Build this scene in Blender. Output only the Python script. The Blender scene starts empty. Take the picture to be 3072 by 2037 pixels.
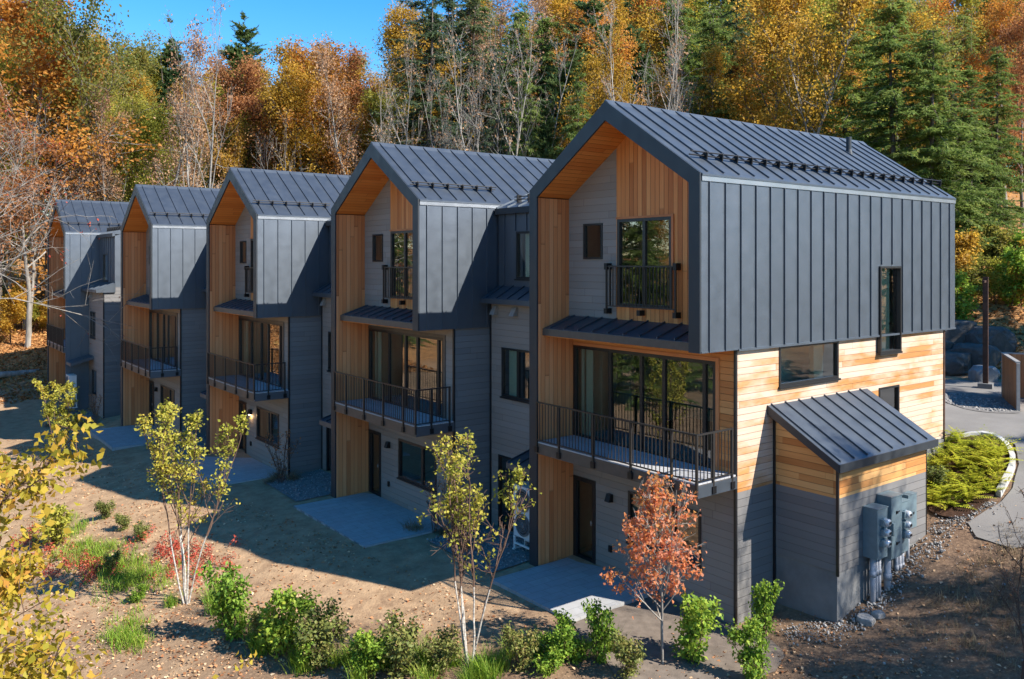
import bpy, math, random
import numpy as np
from mathutils import Vector

scene = bpy.context.scene
COL = scene.collection
PI = math.pi

# ------------------------------------------------------------------ helpers
class MB:
    """collects polygons and links them as ONE mesh object"""
    def __init__(self):
        self.v, self.f = [], []

    def add(self, vs, fs):
        o = len(self.v)
        self.v += [tuple(p) for p in vs]
        self.f += [tuple(i + o for i in q) for q in fs]
        return self

    def quad(self, a, b, c, d):
        return self.add([a, b, c, d], [(0, 1, 2, 3)])

    def box(self, x0, x1, y0, y1, z0, z1):
        v = [(x, y, z) for z in (z0, z1) for y in (y0, y1) for x in (x0, x1)]
        return self.add(v, [(0, 2, 3, 1), (4, 5, 7, 6), (0, 1, 5, 4), (2, 6, 7, 3), (0, 4, 6, 2), (1, 3, 7, 5)])

    def prism(self, poly, axis, a, b):
        """polygon in the two other axes, swept along axis from a to b"""
        n = len(poly)
        if axis == 'x':
            m = lambda p, t: (t, p[0], p[1])
        elif axis == 'y':
            m = lambda p, t: (p[0], t, p[1])
        else:
            m = lambda p, t: (p[0], p[1], t)
        v = [m(p, a) for p in poly] + [m(p, b) for p in poly]
        f = [tuple(range(n - 1, -1, -1)), tuple(range(n, 2 * n))]
        f += [(i, (i + 1) % n, (i + 1) % n + n, i + n) for i in range(n)]
        return self.add(v, f)

    def tube(self, p0, p1, r0, r1=None, n=8, caps=True):
        r1 = r0 if r1 is None else r1
        p0, p1 = Vector(p0), Vector(p1)
        d = (p1 - p0).normalized()
        a = d.cross(Vector((0, 0, 1)) if abs(d.z) < .9 else Vector((1, 0, 0))).normalized()
        b = d.cross(a)
        v = []
        for p, r in ((p0, r0), (p1, r1)):
            for k in range(n):
                t = 2 * PI * k / n
                v.append(p + a * (r * math.cos(t)) + b * (r * math.sin(t)))
        f = [(k, (k + 1) % n, (k + 1) % n + n, k + n) for k in range(n)]
        if caps:
            f += [tuple(range(n - 1, -1, -1)), tuple(range(n, 2 * n))]
        return self.add(v, f)

    def lathe(self, prof, c, axis='z', n=16):
        v, f = [], []
        for r, h in prof:
            for k in range(n):
                t = 2 * PI * k / n
                q = (r * math.cos(t), r * math.sin(t))
                v.append({'z': (c[0] + q[0], c[1] + q[1], c[2] + h), 'y': (c[0] + q[0], c[1] + h, c[2] + q[1]),
                          'x': (c[0] + h, c[1] + q[0], c[2] + q[1])}[axis])
        for j in range(len(prof) - 1):
            for k in range(n):
                a, b = j * n + k, j * n + (k + 1) % n
                f.append((a, b, b + n, a + n))
        f.append(tuple(range((len(prof) - 1) * n, len(prof) * n)))
        return self.add(v, f)

    def panel(self, axis, c, th, a0, a1, b0, b1, holes=()):
        """wall panel: axis x -> plane X=c facing -X (a=Y, b=Z); axis y -> plane Y=c facing -Y (a=X, b=Z); real openings with reveals"""
        m = (lambda t, a, b: (t, a, b)) if axis == 'x' else (lambda t, a, b: (a, t, b))
        holes = [(max(h[0], a0), min(h[1], a1), max(h[2], b0), min(h[3], b1)) for h in holes]
        A = sorted({a0, a1, *[x for h in holes for x in h[:2]]})
        B = sorted({b0, b1, *[x for h in holes for x in h[2:]]})
        inside = lambda a, b: any(h[0] < a < h[1] and h[2] < b < h[3] for h in holes)
        for i in range(len(A) - 1):
            for j in range(len(B) - 1):
                if inside((A[i] + A[i + 1]) / 2, (B[j] + B[j + 1]) / 2):
                    continue
                for t in (c, c + th):
                    self.quad(m(t, A[i], B[j]), m(t, A[i + 1], B[j]), m(t, A[i + 1], B[j + 1]), m(t, A[i], B[j + 1]))
        for h in list(holes) + [(a0, a1, b0, b1)]:
            x0, x1, y0, y1 = h
            for p, q in (((x0, y0), (x1, y0)), ((x1, y0), (x1, y1)), ((x1, y1), (x0, y1)), ((x0, y1), (x0, y0))):
                self.quad(m(c, *p), m(c, *q), m(c + th, *q), m(c + th, *p))
        return self

    def build(self, name, mat, parent=None, smooth=False, label=None):
        me = bpy.data.meshes.new(name)
        me.from_pydata(self.v, [], self.f)
        me.materials.append(mat)
        if smooth:
            me.polygons.foreach_set('use_smooth', [True] * len(me.polygons))
        me.update()
        return link(name, me, parent, label)


def link(name, me, parent=None, label=None):
    o = bpy.data.objects.new(name, me)
    COL.objects.link(o)
    if parent is not None:
        o.parent = parent
    if label:
        o['label'] = label
    return o


def np_mesh(name, V, F, mat, smooth=False):
    """V (n,3), F (m,k) with one k"""
    V = np.asarray(V, np.float32)
    F = np.asarray(F, np.int32)
    me = bpy.data.meshes.new(name)
    m, k = F.shape
    me.vertices.add(len(V)); me.vertices.foreach_set('co', V.ravel())
    me.loops.add(m * k); me.loops.foreach_set('vertex_index', F.ravel())
    me.polygons.add(m)
    me.polygons.foreach_set('loop_start', np.arange(0, m * k, k, dtype=np.int32))
    me.polygons.foreach_set('loop_total', np.full(m, k, np.int32))
    if smooth:
        me.polygons.foreach_set('use_smooth', np.ones(m, bool))
    me.materials.append(mat)
    me.update(calc_edges=True)
    me.validate()
    return me


def tag(o, label=None, cat=None, group=None, kind=None):
    for k, v in (('label', label), ('category', cat), ('group', group), ('kind', kind)):
        if v:
            o[k] = v
    return o


def thing(name, label, cat, loc=(0, 0, 0), rz=0, group=None):
    o = bpy.data.objects.new(name, None)
    o.empty_display_size = .2
    COL.objects.link(o)
    o.location = loc
    o.rotation_euler = (0, 0, rz)
    return tag(o, label, cat, group)


def copy_tree(o, parent=None):
    c = o.copy(); COL.objects.link(c)
    if parent is not None:
        c.parent = parent
    for ch in list(o.children):
        copy_tree(ch, c)
    return c

# ------------------------------------------------------------------ materials
def new_mat(name):
    m = bpy.data.materials.new(name)
    m.use_nodes = True
    nt = m.node_tree
    nt.nodes.clear()
    out = nt.nodes.new('ShaderNodeOutputMaterial')
    return m, nt, out


class NT:
    def __init__(self, nt):
        self.nt = nt

    def n(self, typ, **kw):
        nd = self.nt.nodes.new(typ)
        for k, v in kw.items():
            if k in nd.bl_rna.properties:
                setattr(nd, k, v)
            else:
                nd.inputs[k.replace('_', ' ')].default_value = v
        return nd

    def l(self, a, b):
        self.nt.links.new(a, b)

    def math(self, op, a, b=None, c=None):
        nd = self.nt.nodes.new('ShaderNodeMath'); nd.operation = op
        for i, x in enumerate((a, b, c)):
            if x is None:
                continue
            if isinstance(x, (int, float)):
                nd.inputs[i].default_value = x
            else:
                self.l(x, nd.inputs[i])
        return nd.outputs[0]

    def mix(self, fac, a, b, mode='MIX'):
        nd = self.nt.nodes.new('ShaderNodeMix'); nd.data_type = 'RGBA'; nd.blend_type = mode
        for i, x in ((0, fac), (6, a), (7, b)):
            if isinstance(x, (int, float)):
                nd.inputs[i].default_value = x
            elif isinstance(x, tuple):
                nd.inputs[i].default_value = (*x, 1)
            else:
                self.l(x, nd.inputs[i])
        return nd.outputs[2]

    def ramp(self, fac, stops):
        nd = self.nt.nodes.new('ShaderNodeValToRGB')
        el = nd.color_ramp.elements
        while len(el) < len(stops):
            el.new(.5)
        for e, (p, c) in zip(el, stops):
            e.position = p
            e.color = (*c, 1) if isinstance(c, tuple) else (c, c, c, 1)
        self.l(fac, nd.inputs[0])
        return nd.outputs[0]

    def noise(self, vec, scale, detail=3, rough=.55):
        nd = self.nt.nodes.new('ShaderNodeTexNoise')
        nd.inputs['Scale'].default_value = scale; nd.inputs['Detail'].default_value = detail
        nd.inputs['Roughness'].default_value = rough
        if vec is not None:
            self.l(vec, nd.inputs['Vector'])
        return nd.outputs[0]

    def obj(self):
        return self.nt.nodes.new('ShaderNodeTexCoord').outputs['Object']

    def scaled(self, vec, s):
        nd = self.nt.nodes.new('ShaderNodeMapping')
        nd.inputs['Scale'].default_value = s
        self.l(vec, nd.inputs[0])
        return nd.outputs[0]

    def xyz(self, vec):
        nd = self.nt.nodes.new('ShaderNodeSeparateXYZ'); self.l(vec, nd.inputs[0])
        return nd.outputs

    def bump(self, h, strength=.3, dist=.02):
        nd = self.nt.nodes.new('ShaderNodeBump')
        nd.inputs['Strength'].default_value = strength; nd.inputs['Distance'].default_value = dist
        self.l(h, nd.inputs['Height'])
        return nd.outputs[0]

    def pbsdf(self, out, col, rough=.6, normal=None, metal=0., spec=.5):
        p = self.nt.nodes.new('ShaderNodeBsdfPrincipled')
        for k, x in (('Base Color', col), ('Roughness', rough), ('Metallic', metal), ('Specular IOR Level', spec)):
            if isinstance(x, (int, float)):
                p.inputs[k].default_value = x
            elif isinstance(x, tuple):
                p.inputs[k].default_value = (*x, 1)
            else:
                self.l(x, p.inputs[k])
        if normal is not None:
            self.l(normal, p.inputs['Normal'])
        self.l(p.outputs[0], out.inputs['Surface'])
        return p


def simple(name, col, rough=.6, metal=0., spec=.5, noise=.15, scale=6., bump=0.):
    m, nt, out = new_mat(name); N = NT(nt)
    v = N.obj()
    nz = N.noise(v, scale, 4)
    c = N.mix(N.ramp(nz, [(.3, 0.), (.7, 1.)]), tuple(x * (1 - noise) for x in col), tuple(min(1, x * (1 + noise)) for x in col))
    N.pbsdf(out, c, rough, N.bump(N.noise(v, scale * 6, 3), .3, bump) if bump else None, metal, spec)
    return m


def metal_mat(name, col, rough, metal=.35):
    """painted steel sheet with a faint oil-canning wave"""
    m, nt, out = new_mat(name); N = NT(nt)
    v = N.obj()
    nz = N.noise(N.scaled(v, (1, 1, .5)), 1.3, 3)
    c = N.mix(N.ramp(nz, [(.3, 0.), (.75, 1.)]), tuple(x * .93 for x in col), tuple(x * 1.07 for x in col))
    bmp = N.bump(N.noise(N.scaled(v, (1.6, 1.6, .45)), 1.6, 1), .14, .05)
    r = N.ramp(N.noise(v, 3.1, 3), [(.3, rough - .04), (.7, rough + .05)])
    N.pbsdf(out, c, r, bmp, metal, .5)
    return m


def board_mat(name, across, along, width, cols, length=2.6, rough=.55, grain=.35, groove=.012, weather=None, lap=False, wobble=.5):
    """boards laid side by side: tone per board, grain along it, a real bump and a painted shade line at the joint"""
    m, nt, out = new_mat(name); N = NT(nt)
    v = N.obj(); X = N.xyz(v)
    ax = {'x': X[0], 'y': X[1], 'z': X[2]}
    t = N.math('DIVIDE', ax[across], width)
    row = N.math('FLOOR', t)
    fr = N.math('FRACT', t)
    wn = N.n('ShaderNodeTexWhiteNoise', noise_dimensions='1D'); N.l(row, wn.inputs['W'])
    al = N.math('ADD', N.math('DIVIDE', ax[along], length), N.math('MULTIPLY', wn.outputs['Value'], 7.3))
    piece = N.math('FLOOR', al)
    cmb = N.n('ShaderNodeCombineXYZ'); N.l(row, cmb.inputs[0]); N.l(piece, cmb.inputs[1])
    w2 = N.n('ShaderNodeTexWhiteNoise', noise_dimensions='2D'); N.l(cmb.outputs[0], w2.inputs['Vector'])
    tone = w2.outputs['Value']
    # grain: noise squeezed across, stretched along
    s = {'x': 1., 'y': 1., 'z': 1.}; s[across] = 14.; s[along] = .7
    off = N.n('ShaderNodeVectorMath', operation='ADD'); N.l(N.scaled(v, (s['x'], s['y'], s['z'])), off.inputs[0])
    c2 = N.n('ShaderNodeCombineXYZ'); N.l(N.math('MULTIPLY', tone, 31.), c2.inputs[0]); N.l(N.math('MULTIPLY', tone, 17.), c2.inputs[1])
    N.l(c2.outputs[0], off.inputs[1])
    g = N.noise(off.outputs[0], 1.6, 5, .62)
    f = N.math('ADD', N.math('MULTIPLY', tone, 1 - grain), N.math('MULTIPLY', g, grain))
    k = len(cols)
    col = N.ramp(f, [(.12 + .76 * i / (k - 1), c) for i, c in enumerate(cols)])
    if weather:
        s2 = {'x': 1., 'y': 1., 'z': 1.}; s2[across] = 1.6; s2[along] = .55
        big = N.noise(N.scaled(v, (s2['x'], s2['y'], s2['z'])), .9, 4, .6)
        wf = N.math('ADD', N.math('MULTIPLY', big, .86), N.math('MULTIPLY', tone, .20))
        col = N.mix(N.ramp(wf, [(.42, 0.), (.58, .95)]), col, N.mix(N.math('MULTIPLY', g, 1.), weather[0], weather[1]))
    if lap:   # tilted lap board: thick at its lower edge
        h = N.ramp(fr, [(0., 0.), (.03, 1.), (1., .0)])
        edge = N.ramp(fr, [(0., .55), (.05, 1.)])  # shadow line under each lap, painted into the colour
    else:
        h = N.ramp(fr, [(0., 0.), (.04, 1.), (.96, 1.), (1., 0.)])
        edge = N.ramp(fr, [(0., .38), (.07, 1.), (.95, 1.), (1., .4)])  # shade of the groove, painted into the board colour
    endj = N.ramp(N.math('FRACT', al), [(0., .6), (.006, 1.)])
    col = N.mix(1., col, N.mix(1., edge, endj, 'MULTIPLY'), 'MULTIPLY')
    hh = N.math('ADD', h, N.math('MULTIPLY', g, .12))
    N.pbsdf(out, col, rough, N.bump(hh, .8, groove), 0., .35)
    return m


def foliage_mat(name, cols, trans=.38, clump=.5, clump_scale=.35, rough=.55):
    m, nt, out = new_mat(name); N = NT(nt)
    geo = N.n('ShaderNodeNewGeometry')
    oi = N.n('ShaderNodeObjectInfo')
    off = N.n('ShaderNodeVectorMath', operation='ADD'); N.l(N.obj(), off.inputs[0])
    cmb = N.n('ShaderNodeCombineXYZ')
    for i in range(3):
        N.l(N.math('MULTIPLY', oi.outputs['Random'], 37. + 11 * i), cmb.inputs[i])
    N.l(cmb.outputs[0], off.inputs[1])
    cl = N.ramp(N.noise(off.outputs[0], clump_scale, 2), [(.32, 0.), (.68, 1.)])
    f = N.math('ADD', N.math('MULTIPLY', geo.outputs['Random Per Island'], 1 - clump), N.math('MULTIPLY', cl, clump))
    f = N.math('ADD', f, N.math('MULTIPLY', N.math('SUBTRACT', oi.outputs['Random'], .5), .25))
    k = len(cols)
    col = N.ramp(f, [(i / (k - 1), c) for i, c in enumerate(cols)])
    d = N.n('ShaderNodeBsdfDiffuse'); N.l(col, d.inputs[0])
    tr = N.n('ShaderNodeBsdfTranslucent'); N.l(col, tr.inputs[0])
    gl = N.n('ShaderNodeBsdfGlossy', Roughness=.6); gl.inputs[0].default_value = (1, 1, 1, 1)
    mx = N.n('ShaderNodeMixShader', Fac=trans); N.l(d.outputs[0], mx.inputs[1]); N.l(tr.outputs[0], mx.inputs[2])
    m2 = N.n('ShaderNodeMixShader', Fac=.012); N.l(mx.outputs[0], m2.inputs[1]); N.l(gl.outputs[0], m2.inputs[2])
    N.l(m2.outputs[0], out.inputs['Surface'])
    return m


def bark_mat(name, a, b, scale=3., stretch=.25):
    m, nt, out = new_mat(name); N = NT(nt)
    v = N.scaled(N.obj(), (1, 1, stretch))
    nz = N.noise(v, scale, 5, .65)
    N.pbsdf(out, N.ramp(nz, [(.32, a), (.68, b)]), .85, N.bump(nz, .5, .03), 0., .2)
    return m


def glass_mat(name):
    m, nt, out = new_mat(name); N = NT(nt)
    fr = N.n('ShaderNodeFresnel', IOR=1.55)
    fac = N.math('MINIMUM', N.math('ADD', N.math('MULTIPLY', fr.outputs[0], 2.0), .06), 1.)
    wav = N.bump(N.noise(N.obj(), 1.1, 1), .05, .02)
    gl = N.n('ShaderNodeBsdfGlossy', Roughness=.0); gl.inputs[0].default_value = (.95, .97, 1, 1)
    N.l(wav, gl.inputs['Normal'])
    tr = N.n('ShaderNodeBsdfTransparent'); tr.inputs[0].default_value = (.58, .70, .63, 1)
    mx = N.n('ShaderNodeMixShader'); N.l(fac, mx.inputs[0]); N.l(tr.outputs[0], mx.inputs[1]); N.l(gl.outputs[0], mx.inputs[2])
    N.l(mx.outputs[0], out.inputs['Surface'])
    return m


M = {}
M['metal'] = metal_mat('charcoal standing seam steel', (.142, .165, .195), .50, .88)
M['roofmetal'] = metal_mat('charcoal standing seam roof', (.112, .131, .155), .50, .85)
M['trim'] = metal_mat('dark gable trim steel', (.030, .036, .043), .5, .3)
M['flash'] = metal_mat('eave flashing steel', (.33, .35, .37), .42, .8)
M['black'] = simple('black painted aluminium', (.012, .012, .013), .4, 0, .5, .1)
M['rail'] = simple('dark bronze railing steel', (.026, .023, .021), .45, .2, .5, .1)
CED = [(.35, .105, .024), (.50, .17, .043), (.60, .23, .066), (.67, .30, .10)]
M['ced_fin'] = board_mat('cedar boards upright on fin', 'x', 'z', .14, [(.36, .115, .036), (.52, .19, .068), (.61, .25, .095), (.68, .325, .145)], 9., grain=.45)
M['ced_up'] = board_mat('cedar boards upright on gable', 'y', 'z', .14, CED, 6., grain=.5)
M['ced_soff'] = board_mat('cedar boards on soffit', 'y', 'x', .12, [(.40, .12, .024), (.54, .18, .036), (.62, .235, .052), (.68, .285, .075)], 3.5, grain=.5)
M['ced_front'] = board_mat('cedar boards across front', 'z', 'y', .145, CED, 2.4)
M['ced_side'] = board_mat('weathered cedar side boards', 'z', 'x', .145, [(.34, .135, .038), (.44, .20, .066), (.50, .255, .10), (.52, .31, .15)], 4.5,
                          weather=((.46, .31, .21), (.62, .51, .42)), grain=.6)
M['ced_new'] = board_mat('fresh cedar annex boards', 'z', 'x', .145, [(.34, .13, .035), (.47, .21, .065), (.56, .29, .10), (.62, .36, .15)], 2.0)
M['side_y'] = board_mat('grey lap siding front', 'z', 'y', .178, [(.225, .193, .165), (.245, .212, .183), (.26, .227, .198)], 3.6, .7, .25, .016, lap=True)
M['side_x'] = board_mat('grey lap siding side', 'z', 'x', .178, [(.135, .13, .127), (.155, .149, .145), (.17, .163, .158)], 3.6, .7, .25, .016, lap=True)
M['conc'] = simple('cast concrete', (.17, .17, .168), .85, 0, .3, .16, 2.5, .01)
M['deckgrey'] = board_mat('grey balcony decking', 'x', 'y', .14, [(.30, .30, .31), (.36, .36, .37), (.40, .40, .40)], 3., .7)
M['bracket'] = simple('black steel bracket', (.01, .01, .011), .45, .3)
M['fascia'] = simple('brown grey balcony fascia', (.085, .068, .055), .5, .1)
M['glass'] = glass_mat('window glass')
M['plaster'] = simple('warm white plaster', (.46, .49, .42), .9, 0, .2, .05)
M['plaster_light'] = simple('pale wall paint', (.72, .74, .66), .9, 0, .2, .04)
M['pale_panel'] = simple('pale window panel', (.66, .70, .62), .9, 0, .2, .04)
M['floorwood'] = simple('oak floor', (.25, .16, .09), .5, 0, .4, .2)
M['meter_grey'] = simple('grey blue enamel cabinet', (.135, .19, .215), .4, .1, .5, .1, 9)
M['pvc'] = simple('grey pvc conduit', (.30, .31, .34), .5)
M['white'] = simple('white enamel', (.62, .62, .60), .45, 0, .5, .05)
M['dial'] = simple('clear meter dome over dial', (.50, .51, .52), .12, .2, .8, .2, 14)
M['grille'] = simple('grey fan grille', (.17, .17, .17), .5)
M['rust'] = simple('rust brown steel post', (.075, .04, .028), .75, .2, .3, .3, 7)
M['hood'] = simple('grey vent hood', (.26, .25, .24), .6)
# ------------------------------------------------------------------ terrain
CTRL = np.array([
    # terrace in front of the row
    (1.25, 2.5, -.03), (-1.6, 2.5, -.03), (-1.6, .6, -.05), (-1.7, 4.8, -.05), (0, 11.5, -.10), (-2.8, 9.6, -.06), (-2.8, 11.5, -.07), (-2.8, 14, -.08), (-4.1, 18.4, -.13), (-4.1, 23, -.14), (-1.5, 20.5, -.16), (-4, 20.5, -.2), (-2.6, 30, -.22), (-5.2, 30, -.26),
    (-3.6, 41, -.3), (-6.2, 43, -.35), (-4, 0, -.40), (-3.5, 6.0, -.27), (-5.9, 14, -.36), (-7, 23, -.5), (-8, 33, -.7),
    (-8, 5, -.65), (-7.4, 9.8, -.55), (-10, 15, -.85), (-11, 25, -1.0), (-12, 34, -1.1), (-12, 0, -.9), (-8, -6, -.7), (-14, 8, -1.1), (-20, 20, -1.5),
    (-1.2, .2, -.10), (-2.6, .6, -.22), (0, -2, -.14), (1.25, -.2, -.05), (-2, -5, -.3),
    # the bank that climbs beside the near house
    (2.6, -1.6, .18), (4, -1.6, .50), (5.2, -1.7, .98), (6.4, -1.6, 1.36), (7.6, -1.9, 1.7), (9, -2.2, 2.05), (10.4, -.5, 2.42), (3, -4, .35), (5.5, -4, .98), (7.5, -4.5, 1.6),
    (2, -8, .3), (6, -9, 1.5), (10, -5, 2.3), (12, -9, 2.8), (8, -.1, 1.8),
    # drive behind
    (12.5, 0, 2.78), (12.5, 4, 2.85), (14, -3, 2.8), (17, 1, 2.85), (20, 4, 2.9), (23, 8, 3.0), (14, 12, 2.85), (13, 25, 2.8), (12, 38, 2.8), (18, 20, 2.95), (18, -6, 2.9),
    (5, 10, .6), (8, 10, 1.9), (7, 25, 1.9), (6, 40, 1.9),
    # hillside
    (24, 3, 3.1), (27, 8, 4.6), (27, 14, 4.9), (24, 20, 4.6), (23, 32, 4.6), (20, 44, 4.4), (14, 52, 4.0), (5, 52, 2.7), (-4.7, 54, 1.9), (-10, 54, 1.0), (-16, 54, .3), (-20, 45, -.6),
    (-5, 70, 4.6), (-18, 70, 3.2), (8, 68, 6.5), (22, 60, 7.5), (33, 45, 8.5), (36, 30, 8.5), (36, 15, 7.5), (34, 2, 5.6), (34, -12, 5.), (26, -14, 4.),
    (50, 10, 10.5), (52, 35, 13), (42, 60, 13), (20, 82, 12), (0, 90, 9), (-20, 95, 7), (75, 20, 15), (70, 60, 18), (40, 95, 17), (5, 125, 14), (-35, 120, 9),
    (-40, 60, 0), (-40, 10, -2), (-30, -30, -1), (0, -40, 0), (40, -50, 4), (90, -30, 9), (120, 60, 19), (80, 120, 20), (0, 190, 16), (-90, 120, 8), (-120, 0, -2), (-60, -100, -2), (60, -140, 2), (180, -60, 8), (220, 120, 20), (100, 230, 20), (-120, 250, 14)], float)


def _tps(r2):
    return .5 * r2 * np.log(r2 + 1e-9)


def _fit():
    P = CTRL[:, :2] / 30.; n = len(P)
    r2 = ((P[:, None] - P[None]) ** 2).sum(-1)
    K = _tps(r2) + np.eye(n) * 2e-4
    A = np.zeros((n + 3, n + 3)); A[:n, :n] = K; A[:n, n] = 1; A[:n, n + 1:] = P; A[n, :n] = 1; A[n + 1:, :n] = P.T
    return P, np.linalg.solve(A, np.r_[CTRL[:, 2], 0, 0, 0])


_P, _W = _fit()


def H(x, y):
    x = np.atleast_1d(np.asarray(x, float)); y = np.atleast_1d(np.asarray(y, float))
    q = np.stack([x, y], -1) / 30.
    r2 = ((q[:, None] - _P[None]) ** 2).sum(-1)
    z = _tps(r2) @ _W[:-3] + _W[-3] + q @ _W[-2:]
    far = np.hypot(x, y - 20) ; k = np.clip((far - 150) / 150, 0, 1)
    z = np.clip(z * (1 - k) + 10 * k, -3, 24)
    # small lumps, fading out next to the houses
    lump = .05 * np.sin(x * 1.9 + 1.3 * np.sin(y * .9)) * np.sin(y * 1.6 + 1.1 * np.sin(x * .8)) + .03 * np.sin(x * 4.1 + y * 2.7) * np.sin(y * 3.7 - x * 1.1)
    k2 = np.clip((-(x + .142 * y) - 1.4) / 2.5, .12, 1)
    k2 = np.where(y < -1.5, 1, np.where(x > 10, .3, k2))
    return z + lump * k2


def h1(x, y):
    return float(H([x], [y])[0])
# ------------------------------------------------------------------ the ground
def axis_steps(lo, hi, fine, far):
    a = list(np.arange(lo, hi + 1e-6, fine)); s = fine; x = a[-1]
    while x < far:
        s = min(s * 1.25, 25); x += s; a.append(x)
    s = fine; x = lo; b = []
    while x > -far:
        s = min(s * 1.25, 25); x -= s; b.append(x)
    return np.array(b[::-1] + a)


def ground():
    xs, ys = axis_steps(-16, 26, .35, 420), axis_steps(-12, 58, .42, 420)
    gx, gy = np.meshgrid(xs, ys)
    V = np.stack([gx.ravel(), gy.ravel(), np.zeros(gx.size)], -1)
    for i in range(0, len(V), 4000):
        V[i:i + 4000, 2] = H(V[i:i + 4000, 0], V[i:i + 4000, 1])
    nx, ny = len(xs), len(ys)
    i = np.arange((ny - 1) * nx).reshape(ny - 1, nx)[:, :-1].ravel()
    F = np.stack([i, i + 1, i + 1 + nx, i + nx], -1)
    o = link('ground', np_mesh('ground', V, F, M['ground'], True))
    tag(o, kind='structure')


def ground_mat():
    m, nt, out = new_mat('bare soil with bark and leaf litter'); N = NT(nt)
    v = N.obj()
    a = N.noise(v, .35, 4, .6)
    b = N.noise(v, 2.2, 5, .65)
    c = N.noise(v, 14., 4, .7)
    vor = N.n('ShaderNodeTexVoronoi', Scale=9.); N.l(v, vor.inputs['Vector'])
    tan = N.mix(N.ramp(b, [(.3, 0.), (.7, 1.)]), (.24, .152, .088), (.42, .285, .168))
    dark = N.mix(N.ramp(c, [(.3, 0.), (.7, 1.)]), (.085, .055, .038), (.21, .135, .085))
    X = N.xyz(v)
    # mulch of the planting bed: near the front edge of the terrace and on the right bank, where tree shade is painted into the soil too
    bed = N.math('ADD', N.math('MULTIPLY', X[0], .55), N.math('MULTIPLY', X[1], .62))
    bedf = N.ramp(N.math('ADD', N.math('MULTIPLY', bed, .1), N.math('MULTIPLY', b, .35)), [(.0, 1.), (.26, .9), (.34, .12), (.6, .0)])
    dk = N.math('MULTIPLY', bedf, N.ramp(a, [(.36, .15), (.62, 1.)]))
    right = N.ramp(N.math('ADD', N.math('MULTIPLY', N.math('SUBTRACT', 1.0, X[1]), .1), N.math('MULTIPLY', b, .2)), [(.16, 0.), (.30, .95)])
    dk = N.math('MAXIMUM', dk, right)
    col = N.mix(dk, tan, dark)
    mul = N.mix(N.ramp(c, [(.35, 0.), (.7, 1.)]), (.080, .048, .032), (.18, .115, .075))
    for mx, my, rx, ry in ((-7.5, 9.3, 1.9, 2.3), (-7.9, 14.5, 1.7, 4.0), (-5.6, 4.2, 1.0, 2.6), (-3.2, 1.6, 1.8, .9), (-1.2, -.3, 1.2, .9)):
        dx = N.math('DIVIDE', N.math('SUBTRACT', X[0], mx), rx); dy = N.math('DIVIDE', N.math('SUBTRACT', X[1], my), ry)
        r2 = N.math('ADD', N.math('MULTIPLY', dx, dx), N.math('MULTIPLY', dy, dy))
        mk = N.ramp(N.math('ADD', r2, N.math('MULTIPLY', b, 1.1)), [(.75 / 2, .85), (1.9 / 2, 0.)])
        col = N.mix(mk, col, mul)
    # dry leaf fall on the hillside: warmer and patchy
    hill = N.ramp(N.math('DIVIDE', X[2], 10.), [(.30, 0.), (.42, 1.)])
    hill = N.math('MAXIMUM', hill, N.ramp(N.math('DIVIDE', N.math('SUBTRACT', X[1], 40.), 20.), [(.28, 0.), (.5, 1.)]))
    lit = N.ramp(N.math('ADD', N.math('MULTIPLY', b, .6), N.math('MULTIPLY', vor.outputs['Color'], .4)), [(.3, (.09, .06, .03)), (.5, (.36, .18, .07)), (.62, (.50, .24, .09)), (.8, (.26, .22, .06))])
    col = N.mix(hill, col, lit)
    fleck = N.ramp(c, [(.60, 0.), (.72, 1.)])
    col = N.mix(N.math('MULTIPLY', fleck, .6), col, (.50, .34, .20))
    hgt = N.math('ADD', N.math('MULTIPLY', b, .6), N.math('MULTIPLY', c, .4))
    N.pbsdf(out, col, .95, N.bump(hgt, .9, .06), 0., .12)
    return m


M['ground'] = ground_mat()

M['bulb'] = new_mat('warm lamp bulb')[0]
_e = M['bulb'].node_tree.nodes.new('ShaderNodeEmission'); _e.inputs[0].default_value = (1, .7, .4, 1); _e.inputs[1].default_value = 5
M['bulb'].node_tree.links.new(_e.outputs[0], [n for n in M['bulb'].node_tree.nodes if n.type == 'OUTPUT_MATERIAL'][0].inputs[0])

# ------------------------------------------------------------------ the town houses
PITCH = .525
EAVE, PEAK, LOW = 9.65, 11.55, 5.92
LEN = 11.15


def window(parent, axis, c, r, mull=(), name='window', fw=.06, sill=False, dep=.07, proud=.02, label=None):
    """frame as the part, pane as its sub-part; r = (a0, a1, z0, z1)"""
    a0, a1, z0, z1 = r
    f = MB(); p = MB()

    def bar(u0, u1, w0, w1, d0=-proud, d1=dep):
        if axis == 'x':
            f.box(c + d0, c + d1, u0, u1, w0, w1)
        else:
            f.box(u0, u1, c + d0, c + d1, w0, w1)
    bar(a0, a1, z0, z0 + fw); bar(a0, a1, z1 - fw, z1)
    bar(a0, a0 + fw, z0 + fw, z1 - fw); bar(a1 - fw, a1, z0 + fw, z1 - fw)
    for k in mull:
        bar(k - .045, k + .045, z0 + fw, z1 - fw, -.005, dep)
    g = c + dep * .55
    if axis == 'x':
        p.quad((g, a0 + fw, z0 + fw), (g, a0 + fw, z1 - fw), (g, a1 - fw, z1 - fw), (g, a1 - fw, z0 + fw))
    else:
        p.quad((a0 + fw, g, z0 + fw), (a1 - fw, g, z0 + fw), (a1 - fw, g, z1 - fw), (a0 + fw, g, z1 - fw))
    fo = f.build(name, M['black'], parent, label=label)
    p.build('pane', M['glass'], fo)
    if sill:
        s = MB()
        if axis == 'x':
            s.box(c - .06, c + .01, a0 - .03, a1 + .03, z0 - .05, z0 - .002)
        else:
            s.box(a0 - .03, a1 + .03, c - .06, c + .01, z0 - .05, z0 - .002)
        s.build('sill', M['black'], fo)
    return fo


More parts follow.
